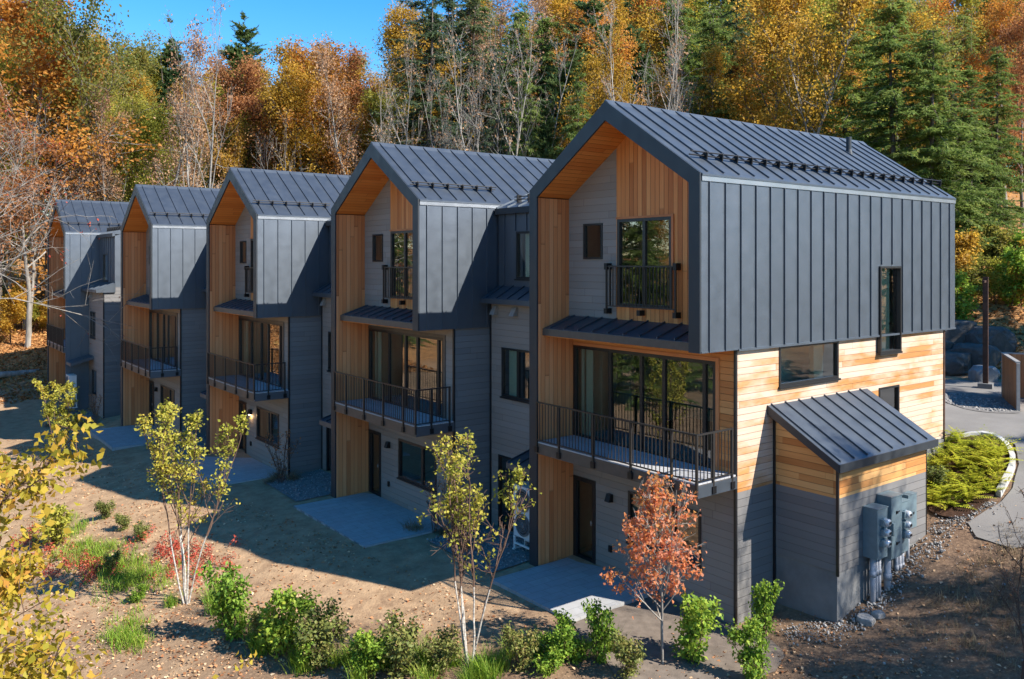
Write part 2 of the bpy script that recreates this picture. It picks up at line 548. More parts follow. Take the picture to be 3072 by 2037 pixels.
def seams_roof(mb, x0, x1, y0, z0, y1, z1, pitch=PITCH, h=.038, w=.021, trim=.03, first=.28):
    """raised seams running up a slope from (y0,z0) at the eave to (y1,z1) at the ridge"""
    L = math.hypot(y1 - y0, z1 - z0); dy, dz = (y1 - y0) / L, (z1 - z0) / L
    ny, nz = -dz, dy
    if nz < 0:
        ny, nz = -ny, -nz
    a, b = .1, L - trim
    x = x0 + first
    while x < x1 - .1:
        P = [(y0 + dy * a, z0 + dz * a), (y0 + dy * b, z0 + dz * b)]
        mb.prism([P[0], P[1], (P[1][0] + ny * h, P[1][1] + nz * h), (P[0][0] + ny * h, P[0][1] + nz * h)], 'x', x, x + w)
        x += pitch


def snow_guard(parent, x0, x1, y=.58, sl=(PEAK - EAVE) / 2.8, z0=EAVE, rods=2, pitch=PITCH, first=.28):
    g = MB()
    nrm = Vector((0, -sl, 1)).normalized()
    base = Vector((0, y, z0 + y * sl))
    for k in range(rods):
        p = base + nrm * (.075 + .085 * k)
        g.tube((x0, p.y, p.z), (x1, p.y, p.z), .017, n=6)
    x = first
    while x < x1:
        if x > x0:
            t = Vector((0, 1, sl)).normalized()
            a = base - t * .10 + nrm * .03; b = base + t * .11 + nrm * .03; c = base + t * .02 + nrm * .19; d = base - t * .03 + nrm * .17
            g.prism([(q.y, q.z) for q in (a, b, c, d)], 'x', x - .004, x + .027)
        x += pitch
    g.build('snow_guard', M['bracket'], parent)


def railing(mb, pts, top, bot, posts, step=.112):
    """balusters, rails and posts along a polyline of (x, y)"""
    for (xa, ya), (xb, yb) in zip(pts, pts[1:]):
        L = math.hypot(xb - xa, yb - ya); n = max(2, round(L / step))
        for zt, hh, ww in ((top, .035, .022), (bot, .028, .014)):
            if abs(xb - xa) < 1e-6:
                mb.box(xa - ww, xa + ww, min(ya, yb) - .02, max(ya, yb) + .02, zt - hh, zt)
            else:
                mb.box(min(xa, xb) + .023, max(xa, xb) + .02, ya - ww, ya + ww, zt - hh, zt)
        for k in range(1, n):
            x, y = xa + (xb - xa) * k / n, ya + (yb - ya) * k / n
            mb.box(x - .008, x + .008, y - .008, y + .008, bot, top - .035)
    for x, y, zb in posts:
        mb.box(x - .024, x + .024, y - .024, y + .024, zb, top + .004)


def house(label, loc, first=False, last=False, lit=False):
    t = thing('townhouse', label, 'house', loc, 0, 'row of dark metal townhouses')
    O = [(0, EAVE), (2.8, PEAK), (5.6, EAVE)]
    # --- gable frame: the dark ring you look at
    g = MB()
    g.prism([(0, LOW), (.3, LOW), (.3, 9.47), (0, EAVE)], 'x', 0, .05)
    g.prism([(0, EAVE), (.3, 9.47), (2.8, 11.10), (2.8, PEAK)], 'x', 0, .05)
    g.prism([(2.8, PEAK), (2.8, 11.10), (5.3, 9.47), (5.6, EAVE)], 'x', 0, .05)
    g.prism([(5.3, -.4), (5.6, -.4), (5.6, EAVE), (5.3, 9.47)], 'x', 0, .05)
    g.box(.05, 1.25, .04, .30, LOW, LOW + .05)
    g.build('gable_frame', M['trim'], t)
    f = MB(); f.box(.05, 1.25, 5.30, 5.34, -.4, 9.45)
    f.build('wood_fin', M['ced_fin'], t)
    s = MB()
    s.prism([(.3, 9.47), (2.8, 11.10), (2.8, 11.16), (.3, 9.53)], 'x', .05, 1.6)
    s.prism([(2.8, 11.10), (5.3, 9.47), (5.3, 9.53), (2.8, 11.16)], 'x', .05, 1.6)
    s.box(.05, 1.25, .27, .30, LOW + .05, 9.5)
    s.build('soffit', M['ced_soff'], t)
    # --- roof
    r = MB()
    r.prism([(-.035, EAVE - .02), (2.8, PEAK), (2.8, PEAK - .26), (-.035, EAVE - .06)], 'x', .05, LEN)
    r.prism([(2.8, PEAK), (5.645, EAVE - .03), (5.645, EAVE - .26), (2.8, PEAK - .26)], 'x', .05, LEN)
    seams_roof(r, 0, LEN, -.045, EAVE - .03, 2.8, PEAK)
    seams_roof(r, 0, LEN, 5.645, EAVE - .03, 2.8, PEAK)
    r.prism([(2.66, PEAK - .095), (2.8, PEAK + .035), (2.94, PEAK - .095)], 'x', .02, LEN + .02)
    ro = r.build('roof', M['roofmetal'], t)
    snow_guard(ro, .30 if first else .06, LEN + .2 if first else 3.1)
    if first:
        v = MB(); v.tube((8.9, 1.95, 10.9), (8.9, 1.95, 11.42), .075, n=12); v.tube((8.9, 1.95, 10.9), (8.9, 1.95, 11.06), .12, .08, n=12, caps=False)
        v.build('vent_pipe', M['trim'], ro)
    fl = MB(); fl.box(.052, LEN + .004, -.022, -.002, EAVE - .165, EAVE - .05)
    fl.build('eave_flashing', M['flash'], t)
    # --- metal side cladding
    zlow = -.4 if last else LOW
    hole = [(7.0, 8.06, 5.46, 7.70)] if first else []
    c = MB(); c.panel('y', 0, .05, .05, LEN, zlow, EAVE - .1, hole)
    x = .28
    while x < LEN:
        top, bot = EAVE - .17, zlow + .01
        if first and 6.95 < x < 8.1:
            c.box(x, x + .021, -.036, .0, 7.74, top)
        else:
            c.box(x, x + .021, -.036, .0, bot, top)
        x += PITCH
    c.box(.05, 1.25, -.012, -.001, zlow, zlow + .03)
    c.box(1.25, LEN, -.03, -.001, LOW - .03, LOW + .02) if first else None
    c.build('side_cladding', M['metal'], t)
    w = MB(); w.box(.05, LEN, 5.56, 5.60, -.4, EAVE - .2)
    x = .28
    while x < LEN:
        w.box(x, x + .028, 5.60, 5.638, -.4, EAVE - .2); x += PITCH
    w.build('far_cladding', M['metal'], t)
    # --- upper front wall, set back in the gable
    UX = 1.10
    door_u = (1.72, 3.48, 6.72, 8.86); win_u = (4.02, 4.73, 7.88, 8.79)
    u = MB(); u.panel('x', UX, .12, 3.52, 5.3, 6.0, 9.4, [win_u])
    u.prism([(3.52, 9.4), (5.3, 9.4), (5.3, 9.50), (3.52, 10.66)], 'x', UX, UX + .12)
    u.build('upper_siding', M['side_y'], t)
    u = MB(); u.panel('x', UX - .012, .12, .3, 3.52, 6.0, 9.4, [door_u])
    u.prism([(.3, 9.4), (3.52, 9.4), (3.52, 10.66), (2.8, 11.13), (.3, 9.50)], 'x', UX - .012, UX + .108)
    u.build('gable_boards', M['ced_up'], t)
    window(t, 'x', UX, win_u, name='window', fw=.05)
    window(t, 'x', UX - .012, door_u, (2.6,), 'glazed_door', .075)
    tr = MB()
    for q in ((door_u[0] - .07, door_u[1] + .035, door_u[3], door_u[3] + .05), (door_u[0] - .07, door_u[0], door_u[2] - .05, door_u[3])):
        tr.box(UX - .045, UX - .013, *q)
    tr.build('door_trim', M['ced_fin'], t)
    # juliet balcony
    j = MB(); jx = UX - .14
    railing(j, [(jx, 3.74), (jx, 1.50)], 7.72, 6.74, [])
    for y in (1.50, 1.62, 3.62, 3.74):
        j.box(jx - .02, jx + .02, y - .02, y + .02, 6.58 if y in (1.5, 3.74) else 6.74, 7.76 if y in (1.5, 3.74) else 7.70)
    j.build('juliet_railing', M['rail'], t)
    jo = [o for o in t.children if o.name.startswith('juliet_railing')][0]
    for y in (1.5, 2.62, 3.74):
        b = MB(); b.box(jx - .05, UX - .013, y - .05, y + .05, 6.53, 6.66); b.build('bracket', M['bracket'], jo)
    for y in (1.5, 3.74):
        b = MB(); b.box(jx - .04, UX - .013, y - .05, y + .05, 7.62, 7.78); b.build('bracket', M['bracket'], jo)
    # skirt roof between the floors
    k = MB(); k.prism([(UX, 6.40), (.22, 6.11), (.22, 5.94), (UX + .2, 5.94), (UX + .2, 6.40)], 'y', .30, 5.28)
    y = .36
    while y < 5.25:
        d = Vector((.22 - UX, 0, 6.11 - 6.40))
        k.prism([(UX - .02, 6.395), (.24, 6.117), (.24, 6.157), (UX - .02, 6.435)], 'y', y, y + .026)
        y += .52
    ko = k.build('skirt_roof', M['roofmetal'], t)
    k = MB(); k.box(.19, .218, .30, 5.30, 5.925, 6.10); k.build('fascia', M['fascia'], ko)
    k = MB(); k.box(.24, 1.24, .31, 5.28, 5.90, 5.938); k.build('underside', M['ced_soff'], ko)
    # --- lower front wall
    FX = 1.25
    slid = (.58, 5.28, 3.20, 5.62); door = (4.44, 5.28, .0, 2.18); win = (1.0, 3.27, .95, 2.20)
    top = M['ced_front'] if first else M['side_y']
    p = MB(); p.panel('x', FX, .14, .08, 5.3, 3.0, 5.94, [slid]); p.build('front_wall', top, t)
    p = MB(); p.panel('x', FX + .004, .136, .08, 5.3, -.4, 3.0, [door, win]); p.build('lower_front_wall', M['side_y'], t)
    tr = MB()
    for q in ((slid[0] - .09, slid[1], slid[3], slid[3] + .08), (slid[0] - .09, slid[0], slid[2], slid[3])):
        tr.box(FX - .03, FX - .001, *q)
    tr.build('door_trim', M['ced_fin'] if first else M['fascia'], t)
    so = window(t, 'x', FX, slid, (3.92, 2.85, 2.12, .92), 'sliding_door', .085)
    cu = MB()
    for y0, y1 in ((5.06, 5.16), (4.72, 4.98)):
        cu.box(FX + .17, FX + .2, y0, y1, 3.22, 5.56)
    cu.build('curtain', M['pale_panel'], so)
    do = window(t, 'x', FX, door, (), 'door', .11, dep=.1)
    b = MB(); b.tube((FX - .06, 4.55, 1.02), (FX - .06, 4.55, 1.14), .012); b.box(FX - .06, FX - .01, 4.54, 4.56, 1.07, 1.09); b.build('handle', M['hood'], do)
    window(t, 'x', FX, win, (1.82,), 'window', .07, True)
    lamp = MB(); lamp.prism([(FX - .16, 1.80), (FX - .005, 1.78), (FX - .005, 1.98), (FX - .09, 1.98)], 'y', 3.80, 3.96)
    lo_ = lamp.build('wall_lamp', M['bracket'], t)
    if lit:
        e = MB(); e.box(FX - .11, FX - .05, 3.84, 3.92, 1.762, 1.777); e.build('bulb', M['bulb'], lo_)
        pl = bpy.data.lights.new('wall_lamp_glow', 'POINT'); pl.energy = 2.2; pl.color = (1, .62, .3); pl.shadow_soft_size = .03
        po = bpy.data.objects.new('wall_lamp_glow', pl); COL.objects.link(po); po.parent = t; po.location = (FX - .09, 3.88, 1.70)
    hb = MB(); hb.box(FX - .05, FX - .001, 3.84, 3.93, .52, .68); hb.build('socket_box', M['bracket'], t)
    # --- lower side wall
    if not last:
        tr = MB(); tr.box(FX - .03, FX + .03, .035, .09, -.4, LOW - .005); tr.build('corner_trim', M['black'], t)
    if first:
        W1, W2, W3 = (2.80, 5.22, 4.98, 5.90), (7.0, 8.06, 5.46, 5.92), (7.10, 8.12, 3.45, 4.56)
        p = MB(); p.panel('y', .06, .12, FX + .03, 10.6, 2.83, LOW, [W1, W2, W3]); p.build('cedar_side_wall', M['ced_side'], t)
        p = MB(); p.panel('y', .064, .116, FX + .03, 10.6, -.6, 2.83); p.build('lower_side_wall', M['side_x'], t)
        window(t, 'y', .06, W1, (), 'window', .06, True)
        window(t, 'y', .06, W3, (), 'window', .055, True)
        window(t, 'y', 0, (7.0, 8.06, 5.46, 7.70), (), 'window', .055, True, dep=.1, proud=.05)
        tr = MB(); tr.box(10.575, 10.625, .03, .09, 1.0, LOW - .04); tr.build('corner_trim', M['rust'], t)
        ft = MB(); ft.box(8.2, 10.56, .035, .055, 1.2, 2.80); ft.build('foundation', M['conc'], t)
    elif not last:
        p = MB(); p.panel('y', .06, .12, FX + .03, 10.6, -.4, LOW); p.build('lower_side_wall', M['side_x'], t)
    # back walls, floors and inner walls: what one sees through the glass
    p = MB(); p.box(10.6, 10.72, .2, 5.5, -.4, LOW); p.box(LEN - .12, LEN - .001, .06, 5.55, LOW, 9.45)
    p.prism([(.06, 9.45), (5.55, 9.45), (2.8, 11.27)], 'x', LEN - .12, LEN - .001)
    p.build('back_wall', M['side_y'], t)
    p = MB()
    for z0, z1 in ((-.1, -.02), (2.95, 3.14), (LOW + .02, 6.14)):
        p.box(1.42, 10.55, .2, 5.5, z0, z1)
    p.build('inner_floor', M['floorwood'], t)
    p = MB()
    p.box(1.42, 10.5, 5.44, 5.50, -.02, 9.4)
    p.box(6.0, 6.12, .2, 2.2, 3.14, LOW); p.box(5.4, 5.5, .2, 5.44, -.02, 2.95); p.box(6.0, 6.12, 3.3, 5.44, 3.14, LOW); p.box(5.2, 5.3, .2, 5.44, 6.14, 9.6)
    p.box(3.0, 3.12, 4.9, 5.44, 3.14, LOW); p.box(1.75, 1.85, 4.72, 5.2, 3.14, 5.7)
    if first:
        p.box(3.6, 3.72, 2.0, 2.12, 3.14, LOW - .03)
        q = MB(); q.box(7.06, 7.76, .13, .145, 5.5, 7.64); q.build('pale_panel', M['pale_panel'], t)  # pale panel added behind the tall pane to brighten that window
        q = MB(); q.box(4.55, 4.95, .30, .42, 3.14, LOW - .03); q.build('inner_post', M['plaster_light'], t)
        q = MB(); q.box(6.7, 10.4, .62, .70, 6.14, 9.36); q.box(3.4, 10.3, 1.0, 1.08, 3.14, LOW - .03); q.build('inner_wall', M['plaster_light'], t)
    p.box(1.42, 10.5, .2, 5.44, 2.90, 2.95); p.box(1.42, 10.5, .2, 5.44, LOW - .03, LOW + .02); p.box(1.3, 10.9, .2, 5.4, 9.36, 9.42)
    p.build('inner_wall', M['plaster'], t)
    # --- balcony
    b = MB(); b.box(-.05, -.02, .03, 5.28, 2.93, 3.20); b.box(-.02, FX - .001, .03, .06, 2.93, 3.20)
    b.box(-.02, FX - .002, .06, 5.29, 3.02, 3.16)
    bo = b.build('balcony', M['fascia'], t)
    d = MB(); d.box(-.045, FX - .003, .035, 5.27, 3.203, 3.235); d.build('deck', M['deckgrey'], bo)
    posts = [(-.06, y, 3.0) for y in (5.22, 4.36, 3.13, 1.91, .71, .03)] + [(.46, .03, 3.0), (1.08, .03, 3.0)]
    q = MB(); railing(q, [(-.06, 5.22), (-.06, .03)], 4.26, 3.30, posts[:6]); railing(q, [(-.06, .03), (1.08, .03)], 4.26, 3.30, posts[6:])
    q.build('railing', M['rail'], bo)
    e = MB(); e.box(-.05, FX - .01, .012, .029, 2.94, 3.19); e.build('end_plate', M['metal'], bo)
    for x, y, _ in posts[:5]:
        e = MB(); e.box(-.10, -.052, y - .06, y + .06, 2.97, 3.12); e.build('bracket', M['bracket'], bo)
    for x in () if last else (.46, 1.08):
        e = MB(); e.box(x - .06, x + .06, -.015, .028, 2.97, 3.12); e.build('bracket', M['bracket'], bo)
    if not first:
        link_block(t, last)
    return t


def link_block(t, last):
    """the set-back link at the right of a house"""
    Y0, Y1 = (-3.77, -.045) if last else (-3.40, -.045)
    lx, ux = (1.22, 1.77) if last else (2.52, 2.80)
    zs = 6.62 if last else 6.93
    w_hi = (-1.75, -.45, 3.78, 5.22) if last else (-2.1, -.58, 3.92, 5.36)
    wu_b = (-1.9, -1.6, 6.95, 8.35) if last else (-1.35, -1.1, 7.43, 8.70)
    w_lo = (-2.0, -.9, .7, 2.05) if last else (-1.75, -.42, .05, 2.18)
    p = MB(); p.panel('x', lx, .14, Y0, Y1, -.5, zs, [w_hi, w_lo])
    if last:
        p.box(lx + .14, 9.5, Y0, Y0 + .12, -.5, zs)
    lo = p.build('link_wall', M['side_y'], t)
    if last:
        e = MB(); e.panel('y', Y0 - .02, .018, lx + .03, 9.5, -.5, zs); e.build('link_side_wall', M['side_x'], t)
    e = MB(); e.box(lx - .03, lx + .03, Y0 - .03, Y0 + .03, -.5, zs) if last else e.box(lx - .03, lx + .02, Y1 - .02, Y1 + .03, -.5, zs)
    e.build('corner_trim', M['black'], lo)
    q = MB(); q.box(lx + .2, lx + .215, w_hi[1] - .55, w_hi[1] - .1, w_hi[2], w_hi[3]); q.build('pale_panel', M['pale_panel'], lo)
    q = MB(); q.box(ux + .2, ux + .215, wu_b[0], wu_b[1], wu_b[2], wu_b[3]); q.build('pale_panel', M['pale_panel'], lo)
    window(t, 'x', lx, w_hi, (w_hi[0] + .5 * (w_hi[1] - w_hi[0]),), 'window', .06, True)
    window(t, 'x', lx, w_lo, (), 'window', .06)
    wu = (-2.2, -.98, 6.9, 8.4) if last else (-2.0, -.92, 7.38, 8.76)
    u = MB(); u.panel('x', ux, .14, Y0, Y1, zs - .1, 9.42, [wu])
    if last:
        u.box(ux + .14, 9.5, Y0, Y0 + .12, zs - .1, 9.42)
    y = Y0 + .4
    while y < Y1 - .05:
        if not wu[0] - .05 < y < wu[1] + .05:
            u.box(ux - .035, ux, y, y + .028, zs - .05, 9.3)
        else:
            u.box(ux - .035, ux, y, y + .028, wu[3] + .02, 9.3)
        y += PITCH
    u.build('link_cladding', M['metal'], t)
    window(t, 'x', ux, wu, (), 'window', .06, True)
    # roof of the link: eave in front, rising back into the big roofs
    r = MB(); e0 = ux - .12
    r.prism([(e0, 9.46), (7.2, 9.46 + .4 * (7.2 - e0)), (11, 9.7), (11, 9.5), (7.2, 11.0), (e0, 9.30)], 'y', Y0, Y1 + (.05 if last else -.0))
    y = Y0 + .2
    while y < Y1:
        r.prism([(e0 + .05, 9.48), (7.1, 9.46 + .4 * (7.1 - e0)), (7.1, 9.50 + .4 * (7.1 - e0)), (e0 + .05, 9.525)], 'y', y, y + .028); y += PITCH
    ro = r.build('link_roof', M['roofmetal'], t)
    # the link roof runs on under the house slope as a valley
    vy = MB(); vy.prism([(-.05, 9.60), (1.15, 10.42), (1.15, 10.38), (-.05, 9.5)], 'x', 3.1, 3.12); vy.build('valley_flashing', M['metal'], ro)
    fl = MB(); fl.box(e0 - .03, e0 - .002, Y0, Y1, 9.29, 9.47); fl.build('fascia', M['trim'], ro)
    s = MB()
    for k in (.08, .17):
        s.tube((e0 + .5, Y0 + .1, 9.66 + k), (e0 + .5, Y1 - .3, 9.66 + k), .017, n=6)
    yy = Y0 + .2
    while yy < Y1 - .3:
        s.box(e0 + .42, e0 + .58, yy - .01, yy + .035, 9.62, 9.88); yy += PITCH
    s.build('snow_guard', M['bracket'], ro)
    # skirt roof over the lower wall
    k = MB(); f0 = lx - .38
    k.prism([(ux, zs + .22), (f0, zs - .14), (f0, zs - .28), (ux, zs - .28)], 'y', Y0 - (.12 if last else 0), Y1 + .02)
    y = Y0 + .1
    while y < Y1:
        k.prism([(ux, zs + .22), (f0 + .02, zs - .135), (f0 + .02, zs - .095), (ux, zs + .26)], 'y', y, y + .026); y += .5
    k.build('skirt_roof', M['roofmetal'], t)
    for y in ((-.9,) if last else (-.30, -1.25)):
        v = MB(); v.prism([(lx - .19, zs - .62), (lx - .005, zs - .62), (lx - .005, zs - .38), (lx - .06, zs - .38)], 'y', y - .1, y + .1)
        v.build('vent_hood', M['hood'], lo)
    # little canopy over the equipment
    ya, yb = (-1.35, -.05) if last else (-3.40, -2.30)
    c = MB(); c.prism([(lx - .003, 2.78), (lx - 1.15, 2.46), (lx - 1.15, 2.30), (lx - .003, 2.62)], 'y', ya, yb)
    for i in range(3):
        y = ya + .2 + i * .42
        c.prism([(lx - .02, 2.775), (lx - 1.13, 2.467), (lx - 1.13, 2.505), (lx - .02, 2.815)], 'y', y, y + .025)
    c.build('canopy', M['roofmetal'], t)


HOUSE_LABELS = ['nearest townhouse, with a weathered cedar side wall and a utility lean-to',
                'second townhouse of the row, just left of the nearest one',
                'third townhouse, the middle one of the row, behind the white-stemmed birch',
                'fourth townhouse, between the middle house and the farthest house',
                'farthest townhouse, its roof seen through bare maple branches']
ORI = [(-1.275 * i, 9.03 * i, -.06 * i) for i in range(4)] + [(-5.0, 40.4, -.13)]
houses = [house(HOUSE_LABELS[i], ORI[i], i == 0, i == 4, i == 2) for i in range(5)]

# utility lean-to on the nearest house: a part with its own pieces
AX0, AX1, AY = 2.59, 6.37, -1.52
a = MB(); a.panel('y', AY, .1, AX0, AX1, 1.27, 2.83)
a.panel('x', AX0, .1, AY + .1, .06, 1.27, 2.83)
a.box(AX1 - .1, AX1, AY + .1, .06, 1.27, 2.83)
annex = a.build('utility_annex', M['side_x'], houses[0])
a = MB(); a.box(AX0 + .03, AX1 - .03, AY + .03, .06, -.5, 1.268)
a.box(AX1 - 1.3, AX1 - .02, AY + .02, AY + .06, 1.2, 1.275)
a.build('concrete_base', M['conc'], annex)
a = MB(); a.panel('y', AY - .003, .1, AX0, AX1, 2.83, 3.46)
a.build('cedar_band', M['ced_new'], annex)
a = MB(); a.prism([(AY + .1, 2.83), (.06, 2.83), (.06, 4.38), (AY + .1, 3.46)], 'x', AX0 - .003, AX0 + .09)
a.build('cedar_gable', board_mat('fresh cedar annex end boards', 'z', 'y', .145, [(.34, .13, .035), (.47, .21, .065), (.56, .29, .10), (.62, .36, .15)], 2.0), annex)
a = MB(); a.prism([(AY + .1, 2.83), (.06, 2.83), (.06, 4.38), (AY + .1, 3.46)], 'x', AX1 - .09, AX1); a.build('cedar_gable', M['ced_front'], annex)
a = MB(); a.prism([(.055, 4.60), (AY - .17, 3.60), (AY - .17, 3.45), (.055, 4.42)], 'x', 2.38, 6.54)
L = math.hypot(.055 - AY + .17, 1.0)
x = 2.38 + .12
while x < 6.5:
    a.prism([(.05, 4.597), (AY - .12, 3.632), (AY - .12, 3.675), (.05, 4.64)], 'x', x, x + .028); x += .525
ar = a.build('annex_roof', M['roofmetal'], annex)
a = MB(); a.box(2.36, 6.56, AY - .20, AY - .172, 3.44, 3.61)
a.prism([(.05, 4.61), (AY - .172, 3.61), (AY - .172, 3.44), (.05, 4.41)], 'x', 2.352, 2.378)
a.build('fascia', M['trim'], ar)
for q in ((AX0 - .025, AX0 + .025, AY - .025, AY + .025, 1.2, 3.45), (AX0 - .02, AX0 + .0, -.01, .055, -.3, 4.4), (AX1 - .012, AX1 + .012, AY - .012, AY + .01, 1.2, 3.45)):
    a = MB(); a.box(*q); a.build('corner_trim', M['black'], annex)
# ------------------------------------------------------------------ paving and other ground sheets
def sheet(name, outline, mat, lift=.03, step=.3, label=None, flat=None):
    """a sheet that follows the ground inside a closed outline (x, y)"""
    P = np.array(outline, float)
    x0, y0 = P.min(0); x1, y1 = P.max(0)

    def inside(x, y):
        c = np.zeros(x.shape, bool); n = len(P)
        for i in range(n):
            (ax, ay), (bx, by) = P[i], P[(i + 1) % n]
            k = ((ay > y) != (by > y)) & (x < (bx - ax) * (y - ay) / (by - ay + 1e-12) + ax)
            c ^= k
        return c
    import bmesh
    bm = bmesh.new()
    f = bm.faces.new([bm.verts.new((x, y, 0)) for x, y in outline])
    for k in np.arange(x0 + step, x1, step):
        bmesh.ops.bisect_plane(bm, geom=bm.verts[:] + bm.edges[:] + bm.faces[:], plane_co=(k, 0, 0), plane_no=(1, 0, 0))
    for k in np.arange(y0 + step, y1, step):
        bmesh.ops.bisect_plane(bm, geom=bm.verts[:] + bm.edges[:] + bm.faces[:], plane_co=(0, k, 0), plane_no=(0, 1, 0))
    bm.verts.ensure_lookup_table()
    co = np.array([v.co[:] for v in bm.verts])
    z = H(co[:, 0], co[:, 1]) + lift if flat is None else np.full(len(co), flat)
    for v, zz in zip(bm.verts, z):
        v.co.z = zz
    me = bpy.data.meshes.new(name); bm.to_mesh(me); bm.free()
    me.materials.append(mat)
    me.polygons.foreach_set('use_smooth', [True] * len(me.polygons))
    o = link(name, me)
    return tag(o, label, kind='structure')


def blob(cx, cy, rx, ry, n=28, wob=.06, seed=1, rot=0.):
    rg = random.Random(seed); out = []
    ph = [rg.random() * 6 for _ in range(3)]
    for i in range(n):
        t = 2 * PI * i / n
        k = 1 + wob * (math.sin(2 * t + ph[0]) + math.sin(3 * t + ph[1]) + .6 * math.sin(5 * t + ph[2]))
        a, b = rx * k * math.cos(t), ry * k * math.sin(t)
        out.append((cx + a * math.cos(rot) - b * math.sin(rot), cy + a * math.sin(rot) + b * math.cos(rot)))
    return out


def asphalt_mat():
    m, nt, out = new_mat('pale worn asphalt'); N = NT(nt)
    v = N.obj(); a = N.noise(v, .5, 4, .6); b = N.noise(v, 40, 3, .7)
    col = N.mix(N.ramp(a, [(.3, 0.), (.7, 1.)]), (.155, .145, .135), (.23, .215, .195))
    col = N.mix(N.math('MULTIPLY', N.ramp(b, [(.45, 0.), (.7, 1.)]), .35), col, (.10, .095, .09))
    N.pbsdf(out, col, .9, N.bump(b, .3, .01), 0., .2)
    return m


def paver_mat():
    m, nt, out = new_mat('grey concrete pavers'); N = NT(nt)
    v = N.obj()
    br = N.n('ShaderNodeTexBrick', Scale=1.0, Mortar_Size=.005, Brick_Width=.61, Row_Height=.305)
    br.inputs['Color1'].default_value = (.32, .32, .32, 1); br.inputs['Color2'].default_value = (.36, .358, .35, 1)
    br.inputs['Mortar'].default_value = (.20, .195, .19, 1)
    N.l(v, br.inputs['Vector'])
    nz = N.noise(v, 3.5, 4, .65)
    col = N.mix(N.ramp(nz, [(.35, .0), (.75, .3)]), br.outputs[0], (.20, .18, .15))
    N.pbsdf(out, col, .85, N.bump(N.math('SUBTRACT', 1., br.outputs[1]), .4, .008), 0., .25)
    return m


def stone_mat(name, a, b, scale=3.):
    m, nt, out = new_mat(name); N = NT(nt)
    v = N.obj(); nz = N.noise(v, scale, 5, .65); rnd = N.n('ShaderNodeNewGeometry').outputs['Random Per Island']
    f = N.math('ADD', N.math('MULTIPLY', nz, .6), N.math('MULTIPLY', rnd, .4))
    N.pbsdf(out, N.ramp(f, [(.25, a), (.72, b)]), .9, N.bump(nz, .6, .04), 0., .2)
    return m


M['asphalt'] = asphalt_mat(); M['paver'] = paver_mat()
M['stone'] = stone_mat('grey ledge rock', (.06, .055, .05), (.18, .168, .155))
M['gravelstone'] = stone_mat('pale crushed stone', (.11, .105, .10), (.36, .345, .325), 9)
M['gravelbase'] = simple('stone dust', (.17, .16, .15), .95, 0, .1, .35, 9, .02)
M['mulch'] = simple('brown bark mulch', (.055, .030, .020), .95, 0, .1, .5, 16, .05)
M['kerb'] = simple('granite kerb', (.42, .41, .39), .8, 0, .3, .12, 12)

drive = [(11.4, 60 - 22), (10.9, 30), (10.95, 12), (10.95, 1.2), (11.5, .6), (12.2, .2), (12.4, -.6), (11.9, -1.3), (10.6, -1.9), (9.2, -2.3), (8.2, -2.35), (7.2, -2.1), (6.75, -2.5), (6.7, -3.3), (7.6, -4.0), (9.5, -4.6), (12, -5.2), (14, -6.5), (19, -9), (24, -12), (27, -9), (22, -3), (22.5, 4), (20.5, 10), (19, 22), (18, 38)]
sheet('driveway', drive, M['asphalt'], .035, .6)
for i in range(4):
    ox, oy, oz = ORI[i]
    o = MB().box(ox - 1.47, ox + 1.24, oy + (2.3 if i == 0 else .4), oy + 5.25, oz - .3, oz + .045).build('patio', M['paver'])
    tag(o, kind='structure')
# packed earth path below the near house
M['path'] = simple('packed grey earth', (.155, .125, .10), .95, 0, .1, .2, 5, .02)
sheet('path', [(1.22, 2.28), (-1.46, 2.28), (-1.75, 1.6), (-1.9, .9), (-2.15, .3), (-2.1, -.35), (-1.5, -.9), (-.7, -1.45), (.3, -1.6), (1.0, -1.35), (1.35, -.7), (1.22, -.05)], M['path'], .018, .25)
for i in range(1, 4):
    ox, oy, oz = ORI[i]
    sheet('gravel_strip', [(ox + .1, oy - 3.3), (ox + 2.4, oy - 3.3), (ox + 2.4, oy - .1), (ox + 1.2, oy + .0), (ox + .2, oy - .2)], M['gravelbase'], .03, .4)
sheet('gravel_strip', [(-5.0, 37.2), (-3.9, 37.0), (-3.9, 40.2), (-5.1, 40.0)], M['gravelbase'], .03, .4)
BX, BY, BR, BS, BA = 9.55, -.95, 2.45, 1.05, .24
sheet('gravel_island', blob(16.9, 2.0, 1.95, 1.2, rot=.9, seed=4), M['gravelbase'], .055, .4)
BED = blob(BX, BY, BR, BS, rot=BA, seed=3, wob=.03)
sheet('mulch_bed', BED, M['mulch'], .07, .25)
k = MB(); n = len(BED)
for i in range(n):
    (ax, ay), (bx, by) = BED[i], BED[(i + 1) % n]
    if ax < 8.6 or (ay > BY + .55 and ax < 11.2):
        continue
    cx, cy = BX, BY
    oa = (cx + (ax - cx) * 1.10, cy + (ay - cy) * 1.14); ob = (cx + (bx - cx) * 1.10, cy + (by - cy) * 1.14)
    za, zb = h1(ax, ay), h1(bx, by)
    v = [(ax, ay, za - .1), (bx, by, zb - .1), (ob[0], ob[1], zb - .1), (oa[0], oa[1], za - .1),
         (ax, ay, za + .15), (bx, by, zb + .15), (ob[0], ob[1], zb + .15), (oa[0], oa[1], za + .15)]
    k.add(v, [(0, 1, 2, 3), (7, 6, 5, 4), (0, 4, 5, 1), (1, 5, 6, 2), (2, 6, 7, 3), (3, 7, 4, 0)])
tag(k.build('kerb', M['kerb']), kind='structure')

